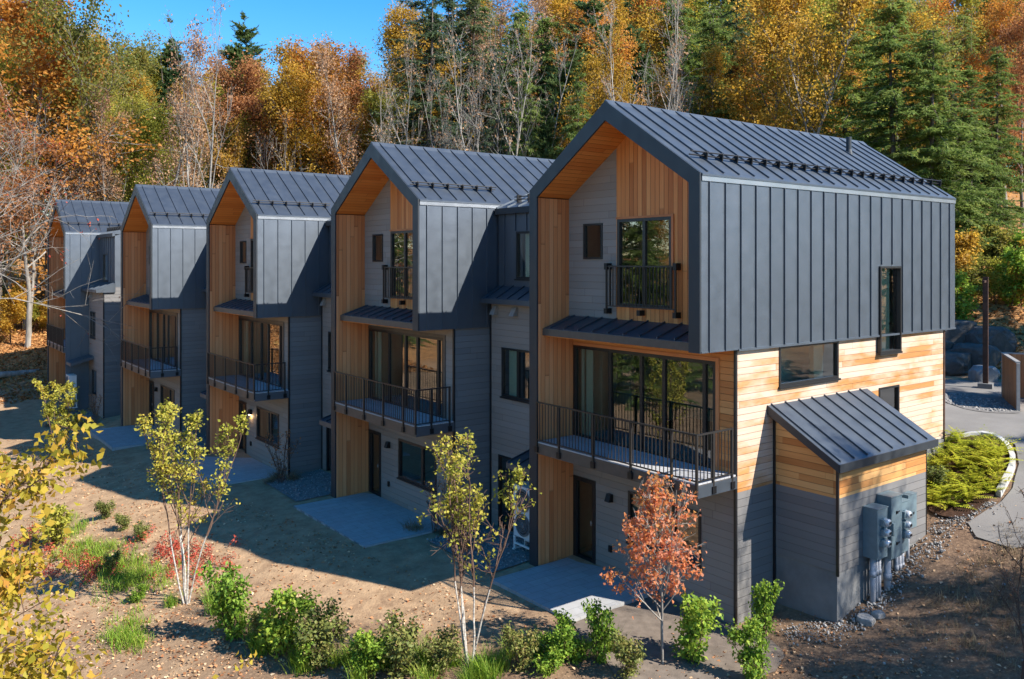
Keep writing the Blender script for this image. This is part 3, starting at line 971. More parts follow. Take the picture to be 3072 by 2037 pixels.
# loose stone: far too many to count
def icos():
    import bmesh
    bm = bmesh.new(); bmesh.ops.create_icosphere(bm, subdivisions=1, radius=1.)
    V = np.array([v.co[:] for v in bm.verts]); F = np.array([[v.index for v in f.verts] for f in bm.faces]); bm.free()
    return V, F


IV, IF = icos()


def scatter_stones(name, label, pts, sizes, seed, mat):
    rg = np.random.default_rng(seed); n = len(pts)
    V = np.repeat(IV[None], n, 0) * (1 + rg.uniform(-.3, .3, (n, len(IV), 1)))
    V = V * (np.asarray(sizes)[:, None, None] * rg.uniform(.6, 1.3, (n, 1, 3)))
    V = V + np.asarray(pts)[:, None, :]
    F = (IF[None] + (np.arange(n) * len(IV))[:, None, None]).reshape(-1, 3)
    o = link(name, np_mesh(name, V.reshape(-1, 3), F, mat))
    tag(o, label, 'gravel', kind='stuff')


rg = np.random.default_rng(5); pts = []; sz = []
def strew(n, f, s0, s1):
    for _ in range(n):
        x, y = f()
        pts.append((x, y, 0)); sz.append(s0 + (s1 - s0) * rg.random() ** 3)
def along(p, q, w):
    def f():
        t = rg.random(); o = rg.normal() * w
        d = np.array(q) - p; L = np.hypot(*d)
        return p[0] + d[0] * t - d[1] / L * o, p[1] + d[1] * t + d[0] / L * o
    return f
strew(420, along((1.6, -.9), (2.6, -1.75), .22), .008, .03)
strew(700, along((2.5, -1.8), (6.6, -1.8), .16), .010, .042)
strew(520, along((6.5, -1.7), (8.3, -2.1), .16), .010, .034)
strew(250, lambda: (rg.uniform(1.3, 7), rg.uniform(-5, -1.5)), .008, .03)
for i in range(1, 4):
    ox, oy, oz = ORI[i]
    strew(500, lambda: (ox + rg.uniform(.2, 2.4), oy - rg.uniform(.1, 3.3)), .012, .035)
strew(250, lambda: (-5.0 + rg.uniform(0, 1.1), rg.uniform(37.1, 40.1)), .012, .035)
strew(1100, lambda: (lambda a, r: (16.9 + (1.85 * r * math.cos(a)) * math.cos(.9) - 1.1 * r * math.sin(a) * math.sin(.9), 2.0 + 1.85 * r * math.cos(a) * math.sin(.9) + 1.1 * r * math.sin(a) * math.cos(.9)))(rg.random() * 6.283, rg.random() ** .5), .02, .05)
pts = np.array(pts); pts[:, 2] = H(pts[:, 0], pts[:, 1]) + np.array(sz) * .5 + .03
scatter_stones('gravel', 'pale crushed stone along the foot of the walls and on the drive island', pts, sz, 2, M['gravelstone'])


def boulder(label, x, y, r, sx=1., sy=1., sz_=.75, seed=1, group=None, z=None, name='boulder', sub=4, mat=None):
    import bmesh
    from mathutils import noise
    bm = bmesh.new(); bmesh.ops.create_icosphere(bm, subdivisions=sub, radius=1.)
    s = Vector((seed * 3.1, seed * 1.7, seed * .9))
    for v in bm.verts:
        p = v.co.copy()
        k = 1 + .30 * noise.noise(p * 1.1 + s) + .14 * noise.noise(p * 2.6 + s) + .05 * noise.noise(p * 7 + s)
        q = p * k
        for ax in (0, 1, 2):   # chip flat faces
            lim = .78 + .12 * noise.noise(s + Vector((ax, 0, 0)))
            q[ax] = max(-lim, min(lim, q[ax]))
        v.co = (q.x * r * sx, q.y * r * sy, q.z * r * sz_)
    me = bpy.data.meshes.new(name); bm.to_mesh(me); bm.free()
    me.materials.append(mat or M['stone'])
    o = link(name, me)
    o.location = (x, y, (h1(x, y) if z is None else z) + r * sz_ * .35)
    o.rotation_euler = (0, 0, seed * 1.3)
    return tag(o, label, 'rock', group)


M['bluestone'] = stone_mat('pale blue grey boulder', (.16, .17, .175), (.36, .37, .37), 2)
boulder('large pale blue-grey boulder lying by the drive behind the steel post', 22.7, 4.1, .56, 1.2, 1., .95, 3, mat=M['bluestone'])
for x, y, r, s, lab in [(23.6, 5.9, .85, 5, 'dark ledge rock lowest in the bank, left of the pale boulder'), (24.7, 5.4, .9, 6, 'dark ledge rock in the bank right above the pale boulder'),
                        (24.6, 7.2, .85, 7, 'dark ledge rock leftmost in the bank at the house corner'), (26.4, 5.5, .95, 8, 'broad ledge rock on the bank behind the steel post'),
                        (26.3, 7.2, 1.0, 9, 'topmost dark ledge rock of the bank behind the drive')]:
    boulder(lab, x, y, r, 1.3, 1.2, .8, s, 'ledge rocks behind the drive')
for x, y, r, s, lab in [(2.95, -1.95, .17, 11, 'angular grey stone at the near corner of the lean-to base'), (3.25, -2.05, .13, 12, 'smaller grey stone right of the stone at the lean-to corner'),
                        (2.1, -4.4, .085, 13, 'small white stone lying alone on the dark bank'), (3.7, -5.3, .075, 14, 'white chip of rock higher on the dark bank')]:
    boulder(lab, x, y, r, 1.2, 1., .7, s, 'loose stones by the lean-to', sub=3, name='stone', mat=M['gravelstone'])

# ------------------------------------------------------------------ meters and other gear on the walls
def meter_bank(label, x0, x1, y0, y1, z0, z1, ms, md, pipes, zp):
    t = thing('meter_cabinet', label, 'electric meters', ((x0 + x1) / 2, y1, z0), 0, 'electric meter cabinets on the lean-to')
    ox, oy, oz = t.location
    b = MB(); b.box(x0 - ox, x1 - ox, y0 - oy, y1 - oy, 0, z1 - oz)
    b.box(x0 - ox - .012, x1 - ox + .012, y0 - oy - .02, y1 - oy, z1 - oz, z1 - oz + .02)
    b.box(x0 - ox + .02, x1 - ox - .02, y0 - oy - .006, y0 - oy, .05, z1 - oz - .03)
    b.build('cabinet', M['meter_grey'], t)
    for mz in ms:
        s = MB(); s.box(md - ox - .13, md - ox - .08, y0 - oy - .09, y0 - oy - .006, mz - oz - .07, mz - oz + .07)
        s.lathe([(.10, 0), (.10, -.05), (.085, -.055)], (md - ox, y0 - oy - .004, mz - oz), 'y', 18)
        so = s.build('meter_socket', M['meter_grey'], t)
        s = MB(); s.lathe([(.083, -.055), (.083, -.13), (.07, -.155), (.03, -.165)], (md - ox, y0 - oy - .004, mz - oz), 'y', 18)
        s.build('meter', M['dial'], so, True)
        s = MB(); s.box(md - ox - .04, md - ox + .04, y0 - oy - .176, y0 - oy - .17, mz - oz - .02, mz - oz + .03)
        s.build('display', M['black'], so)
    for px, r in pipes:
        p = MB(); zb = zp if zp is not None else h1(px, y0)
        p.tube((px - ox, (y0 + y1) / 2 - oy, zb - oz - .25), (px - ox, (y0 + y1) / 2 - oy, 0), r, n=10)
        p.tube((px - ox, (y0 + y1) / 2 - oy, -.42), (px - ox, (y0 + y1) / 2 - oy, -.30), r * 1.25, n=10)
        p.build('conduit', M['pvc'], t, True)
    return t


meter_bank('grey electric meter cabinet with three round meters, leftmost on the lean-to wall', 3.57, 3.99, -1.85, -1.525, 1.42, 2.49, (2.21, 1.99, 1.76), 3.80, [(3.68, .06), (3.82, .042), (3.94, .042)], None)
meter_bank('shallow grey electric meter strip with three round meters, right of the tall switch cabinet', 4.66, 5.08, -1.76, -1.525, 1.30, 2.43, (2.17, 1.94, 1.72), 4.86, [(4.76, .042), (4.9, .042), (5.02, .042)], None)
t = thing('switch_cabinet', 'tall grey switch cabinet without meters between the two meter banks', 'electric cabinet', (4.36, -1.525, 1.31), 0)
b = MB(); b.box(-.21, .25, -.325, 0, 0, 1.34); b.box(-.23, .27, -.345, 0, 1.34, 1.365)
for z0, z1 in ((.04, .62), (.66, 1.31)):
    b.box(-.19, .23, -.332, -.325, z0, z1)
b.build('cabinet', M['meter_grey'], t)
b = MB(); b.box(-.29, -.22, -.42, -.2, .55, .82); b.build('lever', M['meter_grey'], t)
for z in (.32, 1.0):
    b = MB(); b.tube((.0, -.36, z), (.08, -.36, z + .02), .014, n=8); b.box(-.02, .02, -.36, -.33, z - .03, z + .03); b.build('handle', M['black'], t)
b = MB(); b.tube((-.1, -.18, -.9), (-.1, -.18, 0), .075, n=12); b.tube((-.1, -.18, -.5), (-.1, -.18, -.36), .092, n=12); b.build('conduit', M['pvc'], t, True)
t = thing('breaker_box', 'small grey breaker box, rightmost and highest on the lean-to wall', 'electric cabinet', (5.34, -1.525, 1.74), 0)
b = MB(); b.box(-.19, .19, -.19, 0, 0, .76); b.box(-.2, .2, -.2, 0, .76, .775); b.build('cabinet', M['meter_grey'], t)
b = MB(); b.tube((-.05, -.1, -.9), (-.05, -.1, 0), .042, n=10); b.build('conduit', M['pvc'], t, True)
b = MB(); b.box(.03, .08, -.196, -.19, .3, .36); b.build('latch', M['black'], t)


def heat_pump(label, loc, rz):
    """local: fans face -X"""
    t = thing('heat_pump', label, 'heat pump', loc, rz, 'heat pumps beside the links')
    b = MB(); b.box(0, .36, -.47, .47, .38, 1.74); b.box(-.01, .37, -.48, .48, 1.74, 1.77); b.build('casing', M['white'], t)
    for zc in (.74, 1.40):
        g = MB()
        for r in (.08, .14, .20, .26, .305):
            g.lathe([(r, 0), (r, -.022), (r - .014, -.022), (r - .014, 0)], (-.004, .06, zc), 'x', 28)
        for k in range(12):
            a = PI * k / 12
            c, s = math.cos(a) * .3, math.sin(a) * .3
            g.tube((-.02, .06 - c, zc - s), (-.02, .06 + c, zc + s), .004, n=4)
        g.build('fan_grille', M['grille'], t)
        d = MB(); d.lathe([(.30, -.002), (.02, -.003)], (-.0, .06, zc), 'x', 28); d.build('fan', simple('dark fan well', (.05, .05, .05), .6) if 'fanwell' not in M else M['fanwell'], t)
    s = MB()
    for y in (-.42, .42):
        for x in (.0, .36):
            s.box(x - .025, x + .025, y - .025, y + .025, 0, .38)
        s.box(-.06, .42, y - .03, y + .03, 0, .04); s.box(-.03, .39, y - .03, y + .03, .33, .38)
    for x in (.0, .36):
        s.box(x - .02, x + .02, -.4, .4, .16, .21)
    s.build('stand', M['white'], t)
    return t


M['fanwell'] = simple('dark fan well', (.05, .05, .05), .6)
heat_pump('white heat pump with two fans on a stand, beside the nearest house', (.35, 6.25, .02), 0)
heat_pump('white heat pump on a white stand under the canopy by the farthest house', (-4.95, 39.75, -.12), 0)
t = thing('gas_meter', 'small grey gas meter with pipes beside the third house wall', 'gas meter', (.62, 18.0, .35), 0)
b = MB(); b.box(-.15, .15, -.12, .04, .25, .55); b.lathe([(.10, 0), (.10, -.04), (.03, -.05)], (0, -.12, .42), 'y', 14); b.build('body', M['white'], t)
b = MB(); b.tube((-.28, -.04, .62), (.28, -.04, .62), .022, n=8); b.tube((-.28, -.04, .62), (-.28, -.04, -.5), .022, n=8); b.tube((.2, -.04, .62), (.2, -.04, .5), .022, n=8)
b.lathe([(.09, 0), (.09, -.05), (.02, -.07)], (-.28, -.02, .5), 'y', 14); b.build('pipe', M['bracket'], t)

# steel post with cap
px, py = 20.9, 3.3
t = thing('steel_post', 'tall rust-brown steel post standing beyond the gravel island', 'post', (px, py, h1(px, py)), .3)
b = MB(); b.box(-.09, .09, -.09, .09, 0, 4.30); b.box(-.1, .1, -.1, .1, 4.30, 4.35); b.build('shaft', M['rust'], t)
b = MB(); b.box(-.25, .25, -.25, .25, -.1, .22); b.build('footing', M['conc'], t)
b = MB(); b.box(-.7, -.09, -.04, .04, 4.14, 4.22); b.build('arm', M['rust'], t)

# cedar enclosure at the right edge
gx, gy = 16.5, .42
gz = h1(gx, gy)
t = thing('fence', 'cedar board enclosure with grey caps at the right edge of the drive', 'fence', (gx, gy, gz), math.radians(30))
M['ced_fence'] = board_mat('cedar fence boards', 'x', 'z', .14, [(.22, .09, .035), (.34, .15, .06), (.44, .21, .09)], 3.)
M['ced_fence_y'] = board_mat('cedar fence boards across', 'y', 'z', .14, [(.22, .09, .035), (.34, .15, .06), (.44, .21, .09)], 3.)
for x0, x1, y0, y1, m in [(.05, 3.05, -.03, .03, 'ced_fence'), (3.07, 3.13, -3.5, -.05, 'ced_fence_y'), (.05, 3.05, -3.58, -3.52, 'ced_fence')]:
    b = MB(); b.box(x0, x1, y0, y1, .05, 1.62); b.build('board_panel', M[m], t)
    b = MB(); b.box(x0 - .03, x1 + .03, y0 - .04, y1 + .04, 1.62, 1.67); b.build('cap_rail', M['hood'], t)
for x, y in ((0, 0), (3.1, 0), (3.1, -3.55), (0, -3.55)):
    b = MB(); b.box(x - .05, x + .05, y - .05, y + .05, -.2, 1.61); b.build('post', M['hood'], t)
# ------------------------------------------------------------------ plants
def unit(v):
    return v / (np.linalg.norm(v, axis=-1, keepdims=True) + 1e-9)


def tubes_np(segs, sides_big=7, sides_small=3, thr=.05):
    """segs: list of (p0, p1, r0, r1) -> V, F(quads); tapered tubes"""
    P0 = np.array([s[0] for s in segs]); P1 = np.array([s[1] for s in segs])
    R0 = np.array([s[2] for s in segs]); R1 = np.array([s[3] for s in segs])
    Vs, Fs, o = [], [], 0
    for big in (True, False):
        k = (R0 > thr) if big else (R0 <= thr)
        if not k.any():
            continue
        n = sides_big if big else sides_small
        p0, p1, r0, r1 = P0[k], P1[k], R0[k], R1[k]
        d = unit(p1 - p0)
        ref = np.where(np.abs(d[:, 2:3]) < .9, [[0, 0, 1.]], [[1., 0, 0]])
        a = unit(np.cross(d, ref)); b = np.cross(d, a)
        t = np.arange(n) * 2 * PI / n
        c, s = np.cos(t)[None, :, None], np.sin(t)[None, :, None]
        ring = a[:, None] * c + b[:, None] * s
        V = np.stack([p0[:, None] + ring * r0[:, None, None], p1[:, None] + ring * r1[:, None, None]], 1)
        m = len(p0); i = np.arange(m)[:, None] * 2 * n; j = np.arange(n)[None]
        F = np.stack([i + j, i + (j + 1) % n, i + n + (j + 1) % n, i + n + j], -1).reshape(-1, 4) + o
        Vs.append(V.reshape(-1, 3)); Fs.append(F); o += m * 2 * n
    return np.concatenate(Vs), np.concatenate(Fs)


def kites(pos, axis, length, width, rg, fold=.25, flat=None):
    """one folded leaf per position: base, left, tip, right"""
    n = len(pos)
    axis = unit(axis)
    up = rg.normal(size=(n, 3)) if flat is None else np.tile(np.array([0, 0, 1.]), (n, 1)) + rg.normal(size=(n, 3)) * flat
    side = unit(np.cross(axis, up)); nrm = np.cross(side, axis)
    L = np.broadcast_to(length, (n,))[:, None]; W = np.broadcast_to(width, (n,))[:, None]
    mid = pos + axis * L * .45
    V = np.stack([pos, mid - side * W * .5 + nrm * W * fold, pos + axis * L, mid + side * W * .5 + nrm * W * fold], 1).reshape(-1, 3)
    F = np.arange(n * 4).reshape(n, 4)
    return V, F


def branch(rg, p, d, L, r0, r1, n, wob, lift, segs):
    pts = [p]; step = L / n
    for i in range(n):
        d = unit(d + rg.normal(size=3) * wob + np.array([0, 0, lift]))
        q = p + d * step
        ra, rb = r0 + (r1 - r0) * i / n, r0 + (r1 - r0) * (i + 1) / n
        segs.append((p, q, ra, rb)); p = q; pts.append(p)
    return pts, d


def skeleton(seed, Hh, r0, first=.25, nb=16, spread=.75, ratio=.38, lift=.10, sub=6, twig=4, forks=1, tw=.012, top=.97, wob=.05, lean=0., sublen=.5, prof=None):
    """broadleaf tree -> segments, tip points, tip directions"""
    rg = np.random.default_rng(seed); segs, tips, dirs = [], [], []
    stems = []
    for s in range(forks):
        d = np.array([0, 0, 1.]) if forks == 1 else unit(np.array([math.cos(s * 2.4 + seed), math.sin(s * 2.4 + seed), 0]) * .16 + np.array([0, 0, 1.]))
        d = unit(d + np.array([lean, lean * .4, 0]))
        stems.append(branch(rg, np.array([0., 0, -.3]), d, Hh * top * (1 - .12 * s / forks), r0 * (1 if forks == 1 else .72), tw * 1.3, 14, wob, .02, segs)[0])
    for st in stems:
        n = len(st) - 1
        for b in range(nb // forks):
            t = first + (1 - first) * ((b + rg.random()) / (nb // forks)) ** .9
            i = min(int(t * n), n - 1); f = t * n - i
            p = st[i] * (1 - f) + st[i + 1] * f
            a = b * 2.399 + rg.normal() * .5
            el = spread * (1 - .45 * t)
            d = np.array([math.cos(a) * math.sin(el), math.sin(a) * math.sin(el), math.cos(el)])
            L = Hh * ratio * (1.05 - .72 * (t - first) / (1 - first)) * rg.uniform(.45, 1.22)
            if prof:
                L = Hh * ratio * prof((t - first) / (1 - first)) * rg.uniform(.7, 1.2)
            rb = max(tw * 1.6, r0 * (1 - t) * .42 + tw)
            pts, dd = branch(rg, p, d, L, rb, tw, 6, .13, lift, segs)
            for k in range(sub):
                u = .25 + .75 * (k + rg.random()) / sub
                j = min(int(u * 6), 5); q = pts[j] + (pts[j + 1] - pts[j]) * (u * 6 - j)
                base = unit(pts[j + 1] - pts[j])
                e = unit(base + rg.normal(size=3) * .75 + np.array([0, 0, .12]))
                l2 = L * sublen * (1.1 - .6 * u) * rg.uniform(.7, 1.2)
                p2, d2 = branch(rg, q, e, l2, max(tw, rb * .4), tw * .75, 3, .16, lift * .8, segs)
                tips += p2[1:]; dirs += [d2] * 3
                for m in range(twig):
                    w = rg.random(); jj = min(int(w * 3), 2)
                    q2 = p2[jj] + (p2[jj + 1] - p2[jj]) * (w * 3 - jj)
                    e2 = unit(d2 + rg.normal(size=3) * .8 + np.array([0, 0, .1]))
                    p3, d3 = branch(rg, q2, e2, l2 * .5 * rg.uniform(.6, 1.2), tw * .8, tw * .45, 2, .18, lift * .5, segs)
                    tips += p3[1:]; dirs += [d3] * 2
    return segs, np.array(tips), np.array(dirs)


def leaves(tips, dirs, n, size, spread, seed, keep=1., droop=.2, aspect=.62, zbias=None):
    rg = np.random.default_rng(seed)
    if keep < 1:
        k = rg.random(len(tips)) < keep
        tips, dirs = tips[k], dirs[k]
    if zbias is not None:
        k = rg.random(len(tips)) < zbias(tips[:, 2] / tips[:, 2].max())
        tips, dirs = tips[k], dirs[k]
    wt = rg.random(len(tips)) ** 3.2 + .02
    i = rg.choice(len(tips), n, p=wt / wt.sum())
    pos = tips[i] + rg.normal(size=(n, 3)) * spread
    ax = dirs[i] * .4 + rg.normal(size=(n, 3)) * .8 - np.array([0, 0, droop])
    L = size * rg.uniform(.65, 1.3, n)
    return kites(pos, ax, L, L * aspect, rg)


def conifer(seed, Hh, R, r0, first=.06, whorls=34, per=6, droop=.35, tipdrop=.5, spray=.34, dens=14, needle=.13, power=.8, gap=.12, upturn=0.):
    """trunk segments + flat needle sprays along drooping boughs"""
    rg = np.random.default_rng(seed); segs, P, A, LN = [], [], [], []
    branch(rg, np.array([0., 0, -.3]), np.array([0, 0, 1.]), Hh * 1.0, r0, .02, 16, .012, 0, segs)
    for w in range(whorls):
        t = first + (1 - first) * (w / whorls)
        z = Hh * t
        for b in range(per):
            if rg.random() < gap:
                continue
            a = rg.random() * 2 * PI
            L = R * (1 - t) ** power * (rg.uniform(.4, 1.15) if R > 3.8 else rg.uniform(.6, 1.12)) + .25
            zz = z + rg.normal() * Hh / whorls * 1.6
            n = 6; p = np.array([0, 0, zz]); d = unit(np.array([math.cos(a), math.sin(a), .18 - droop * .3 + upturn + rg.normal() * .22]))
            for i in range(n):
                q = p + d * L / n
                segs.append((p, q, .035 * (1 - i / n) + .008, .035 * (1 - (i + 1) / n) + .008))
                m = max(2, int(dens * L / n * (1.2 if i > 0 else .4)))
                f = rg.random(m)[:, None]
                side = unit(np.cross(d, [0, 0, 1.])) * np.where(rg.random((m, 1)) < .5, 1, -1)
                ax = unit(d * .75 + side * .8 + rg.normal(size=(m, 3)) * .22 - np.array([0, 0, tipdrop * .5]))
                P.append(p + (q - p) * f); A.append(ax); LN.append(spray * (1.15 - .55 * i / n) * rg.uniform(.6, 1.25, m) * (.55 + .45 * min(1, L / R * 1.6)))
                d = unit(d + np.array([0, 0, -droop * .16 + upturn * .1]) + rg.normal(size=3) * .06); p = q
            P.append(p[None]); A.append(d[None]); LN.append(np.array([spray]))
    P, A, LN = np.concatenate(P), np.concatenate(A), np.concatenate(LN)
    # each spray becomes a few narrow blades
    k = 6
    Pk = np.repeat(P, k, 0); Ak = np.repeat(A, k, 0); Lk = np.repeat(LN, k) * rg.uniform(.6, 1.1, len(P) * k)
    Pk = Pk + Ak * (rg.random((len(Pk), 1)) * Lk[:, None] * .8)
    Ak = unit(Ak + rg.normal(size=Ak.shape) * .42 - np.array([0, 0, tipdrop * .35]))
    V, F = kites(Pk, Ak, Lk * .8, needle * rg.uniform(.7, 1.3, len(Pk)), rg, .15, .5)
    return segs, V, F


M['bark'] = bark_mat('grey brown bark', (.09, .075, .06), (.24, .21, .18))
M['bark_pale'] = bark_mat('pale grey bark', (.15, .135, .115), (.36, .33, .29))
M['bark_dark'] = bark_mat('dark conifer bark', (.06, .048, .04), (.17, .14, .12))
M['birch_bark'] = bark_mat('white birch bark', (.20, .17, .14), (.56, .53, .48), 5, 3.)
M['twig'] = bark_mat('red brown twig', (.07, .042, .032), (.17, .105, .075))
M['f_orange'] = foliage_mat('orange maple leaves', [(.28, .15, .03), (.52, .22, .035), (.68, .31, .055), (.70, .43, .11)], .62)
M['f_rust'] = foliage_mat('rust red leaves', [(.20, .11, .05), (.40, .18, .07), (.54, .25, .10), (.46, .31, .11)], .62)
M['f_gold'] = foliage_mat('golden leaves', [(.24, .16, .025), (.44, .27, .03), (.58, .35, .045), (.66, .42, .09)], .62)
M['f_yg'] = foliage_mat('yellow green leaves', [(.14, .17, .025), (.28, .30, .04), (.43, .40, .055), (.56, .45, .09)], .62)
M['f_olive'] = foliage_mat('olive oak leaves', [(.11, .13, .03), (.20, .21, .04), (.29, .26, .05), (.40, .27, .06)], .62)
M['f_pink'] = foliage_mat('faded pink leaves', [(.26, .14, .08), (.38, .20, .11), (.44, .26, .14), (.46, .30, .16)])
M['f_hem'] = foliage_mat('hemlock needles', [(.075, .125, .032), (.14, .21, .048), (.23, .30, .07), (.36, .38, .11)], .5)
M['f_hemdark'] = foliage_mat('dark hemlock needles', [(.036, .066, .042), (.066, .108, .058), (.105, .145, .062), (.15, .18, .065)], .42)
M['f_pine'] = foliage_mat('white pine needles', [(.045, .09, .04), (.09, .15, .055), (.15, .21, .07), (.21, .25, .08)], .42)
M['f_birch'] = foliage_mat('yellow green birch leaves', [(.20, .22, .03), (.36, .36, .05), (.50, .45, .07), (.60, .40, .06)], .45)
M['f_green'] = foliage_mat('fresh green shrub leaves', [(.08, .16, .018), (.17, .29, .03), (.28, .40, .045), (.42, .46, .06)], .42, .3)
M['f_dull'] = foliage_mat('dull green shrub leaves', [(.07, .09, .025), (.14, .17, .04), (.24, .25, .06), (.32, .22, .08)], .35, .3)
M['f_red'] = foliage_mat('coral red maple leaves', [(.56, .30, .08), (.74, .25, .10), (.86, .40, .25), (.80, .54, .22)], .62)
M['f_fern'] = foliage_mat('yellow green fern fronds', [(.15, .20, .015), (.33, .37, .025), (.47, .47, .035), (.58, .50, .06)], .45, .3)
M['f_grass'] = foliage_mat('green grass blades', [(.09, .18, .018), (.17, .30, .025), (.26, .37, .035), (.36, .36, .07)], .4, .2)
M['f_dry'] = foliage_mat('dry straw grass', [(.10, .075, .045), (.19, .14, .08), (.28, .21, .12), (.34, .25, .14)], .3, .2)
M['f_litter'] = foliage_mat('fallen leaves', [(.20, .08, .035), (.44, .20, .09), (.58, .37, .20), (.66, .52, .36)], .15, .15)
M['f_scarlet'] = foliage_mat('scarlet low leaves', [(.25, .04, .02), (.45, .07, .04), (.55, .12, .08), (.55, .24, .10)], .4, .3)

TEMPL = {}
def template(key, segs, bark, LV=None, leafmat=None, crown='crown', trunk='trunk', thin=None):
    allsegs = segs
    if thin:
        segs = [s for s in allsegs if s[2] > thin[0]]
    V, F = tubes_np(segs)
    a = np_mesh(trunk, V, F, M[bark], True)
    b = np_mesh(crown, *LV, M[leafmat]) if LV is not None else None
    c = np_mesh('branches', *tubes_np([s for s in allsegs if s[2] <= thin[0]]), M[thin[1]], True) if thin else None
    TEMPL.setdefault(key, []).append((a, b, max(s[1][2] for s in allsegs), c))


def merge(*VF):
    V, F, o = [], [], 0
    for v, f in VF:
        V.append(v); F.append(f + o); o += len(v)
    return np.concatenate(V), np.concatenate(F)


for k in range(3):
    for key, mat in (('orange', 'f_orange'), ('rust', 'f_rust'), ('gold', 'f_gold'), ('yellowgreen', 'f_yg')):
        if k == 2 and key in ('gold',):
            continue
        sd = 100 + k * 10 + len(key)
        s, t, d = skeleton(sd, 16, .19, .18, 24, 1.05, .40, .07, 6, 3)
        template(key, s, 'bark' if k else 'bark_pale', leaves(t, d, 18000, .17, .36, sd + 1, .85), mat)
for k in range(2):
    s, t, d = skeleton(160 + k, 17, .22, .45, 16, .95, .36, .08, 6, 3, wob=.09)
    template('oak', s, 'bark', leaves(t, d, 6500, .19, .34, 161 + k), 'f_olive')
    s, t, d = skeleton(170 + k, 17, .17, .28, 20, .65, .32, .10, 6, 4, tw=.008)
    template('sparse', s, 'bark_pale', leaves(t, d, 4200, .15, .28, 171 + k, .6), 'f_pink')
    s, t, d = skeleton(175 + k, 15, .15, .30, 18, .7, .33, .10, 6, 4)
    template('sparsegold', s, 'bark_pale', leaves(t, d, 7000, .16, .3, 176 + k, .75), 'f_gold')
for k in range(3):
    s, t, d = skeleton(180 + k, 18, .20, .30, 22, .62, .34, .11, 7, 4, forks=1 + k, tw=.009)
    template('bare', s, 'bark_pale', leaves(t, d, 350, .18, .2, 185 + k, .3), 'f_pink')
for k in range(3):
    s, V, F = conifer(200 + k, 20, 4.4, .24, dens=17, whorls=58, per=4, power=.66, gap=.08, spray=.5, needle=.062, droop=.5)
    template('hemlock', s, 'bark_dark', (V, F), 'f_hem')
    s, V, F = conifer(210 + k, 20, 4.1, .24, first=.12, dens=16, whorls=56, per=4, power=.7, gap=.08, spray=.48, needle=.062, droop=.42)
    template('darkhemlock', s, 'bark_dark', (V, F), 'f_hemdark')
for k in range(2):
    s, V, F = conifer(220 + k, 20, 3.6, .25, first=.22 - .1 * k, whorls=30, per=9, droop=-.05, tipdrop=-.25, spray=.6, dens=26, needle=.10, power=.55, gap=.02, upturn=.16)
    template('pine', s, 'bark_dark', (V, F), 'f_pine')
# understorey: low yellow-green and rust brush
for k, m in enumerate(('f_yg', 'f_gold', 'f_olive')):
    s, t, d = skeleton(230 + k, 5, .06, .08, 16, .9, .42, .06, 5, 3, forks=2, tw=.01)
    template('brush', s, 'twig', leaves(t, d, 3200, .20, .22, 231 + k), m)


def plant(key, x, y, height, name, label, cat, group=None, rz=0., var=0, z=None, wide=1., parts=('trunk', 'crown')):
    a, b, h, c = TEMPL[key][var % len(TEMPL[key])]
    o = thing(name, label, cat, (x, y, h1(x, y) if z is None else z), rz, group)
    s = height / h
    o.scale = (s * wide, s * wide, s)
    link(parts[0], a, o)
    if b is not None:
        link(parts[1], b, o)
    if c is not None:
        link('branches', c, o)
    return o


KIND = {'orange': ('maple_tree', 'orange leaved maple'), 'rust': ('maple_tree', 'rust red maple'), 'gold': ('birch_tree', 'golden leaved tree'),
        'yellowgreen': ('birch_tree', 'yellow-green leaved tree'), 'oak': ('oak_tree', 'olive green thin crowned oak'), 'sparse': ('bare_tree', 'nearly bare tree with few pink leaves'),
        'sparsegold': ('birch_tree', 'thin tree with scattered golden leaves'), 'bare': ('bare_tree', 'leafless pale grey tree'), 'hemlock': ('hemlock_tree', 'sunlit green hemlock'),
        'darkhemlock': ('hemlock_tree', 'dark blue-green hemlock'), 'pine': ('pine_tree', 'white pine'), 'brush': ('bush', 'low leafy bush')}
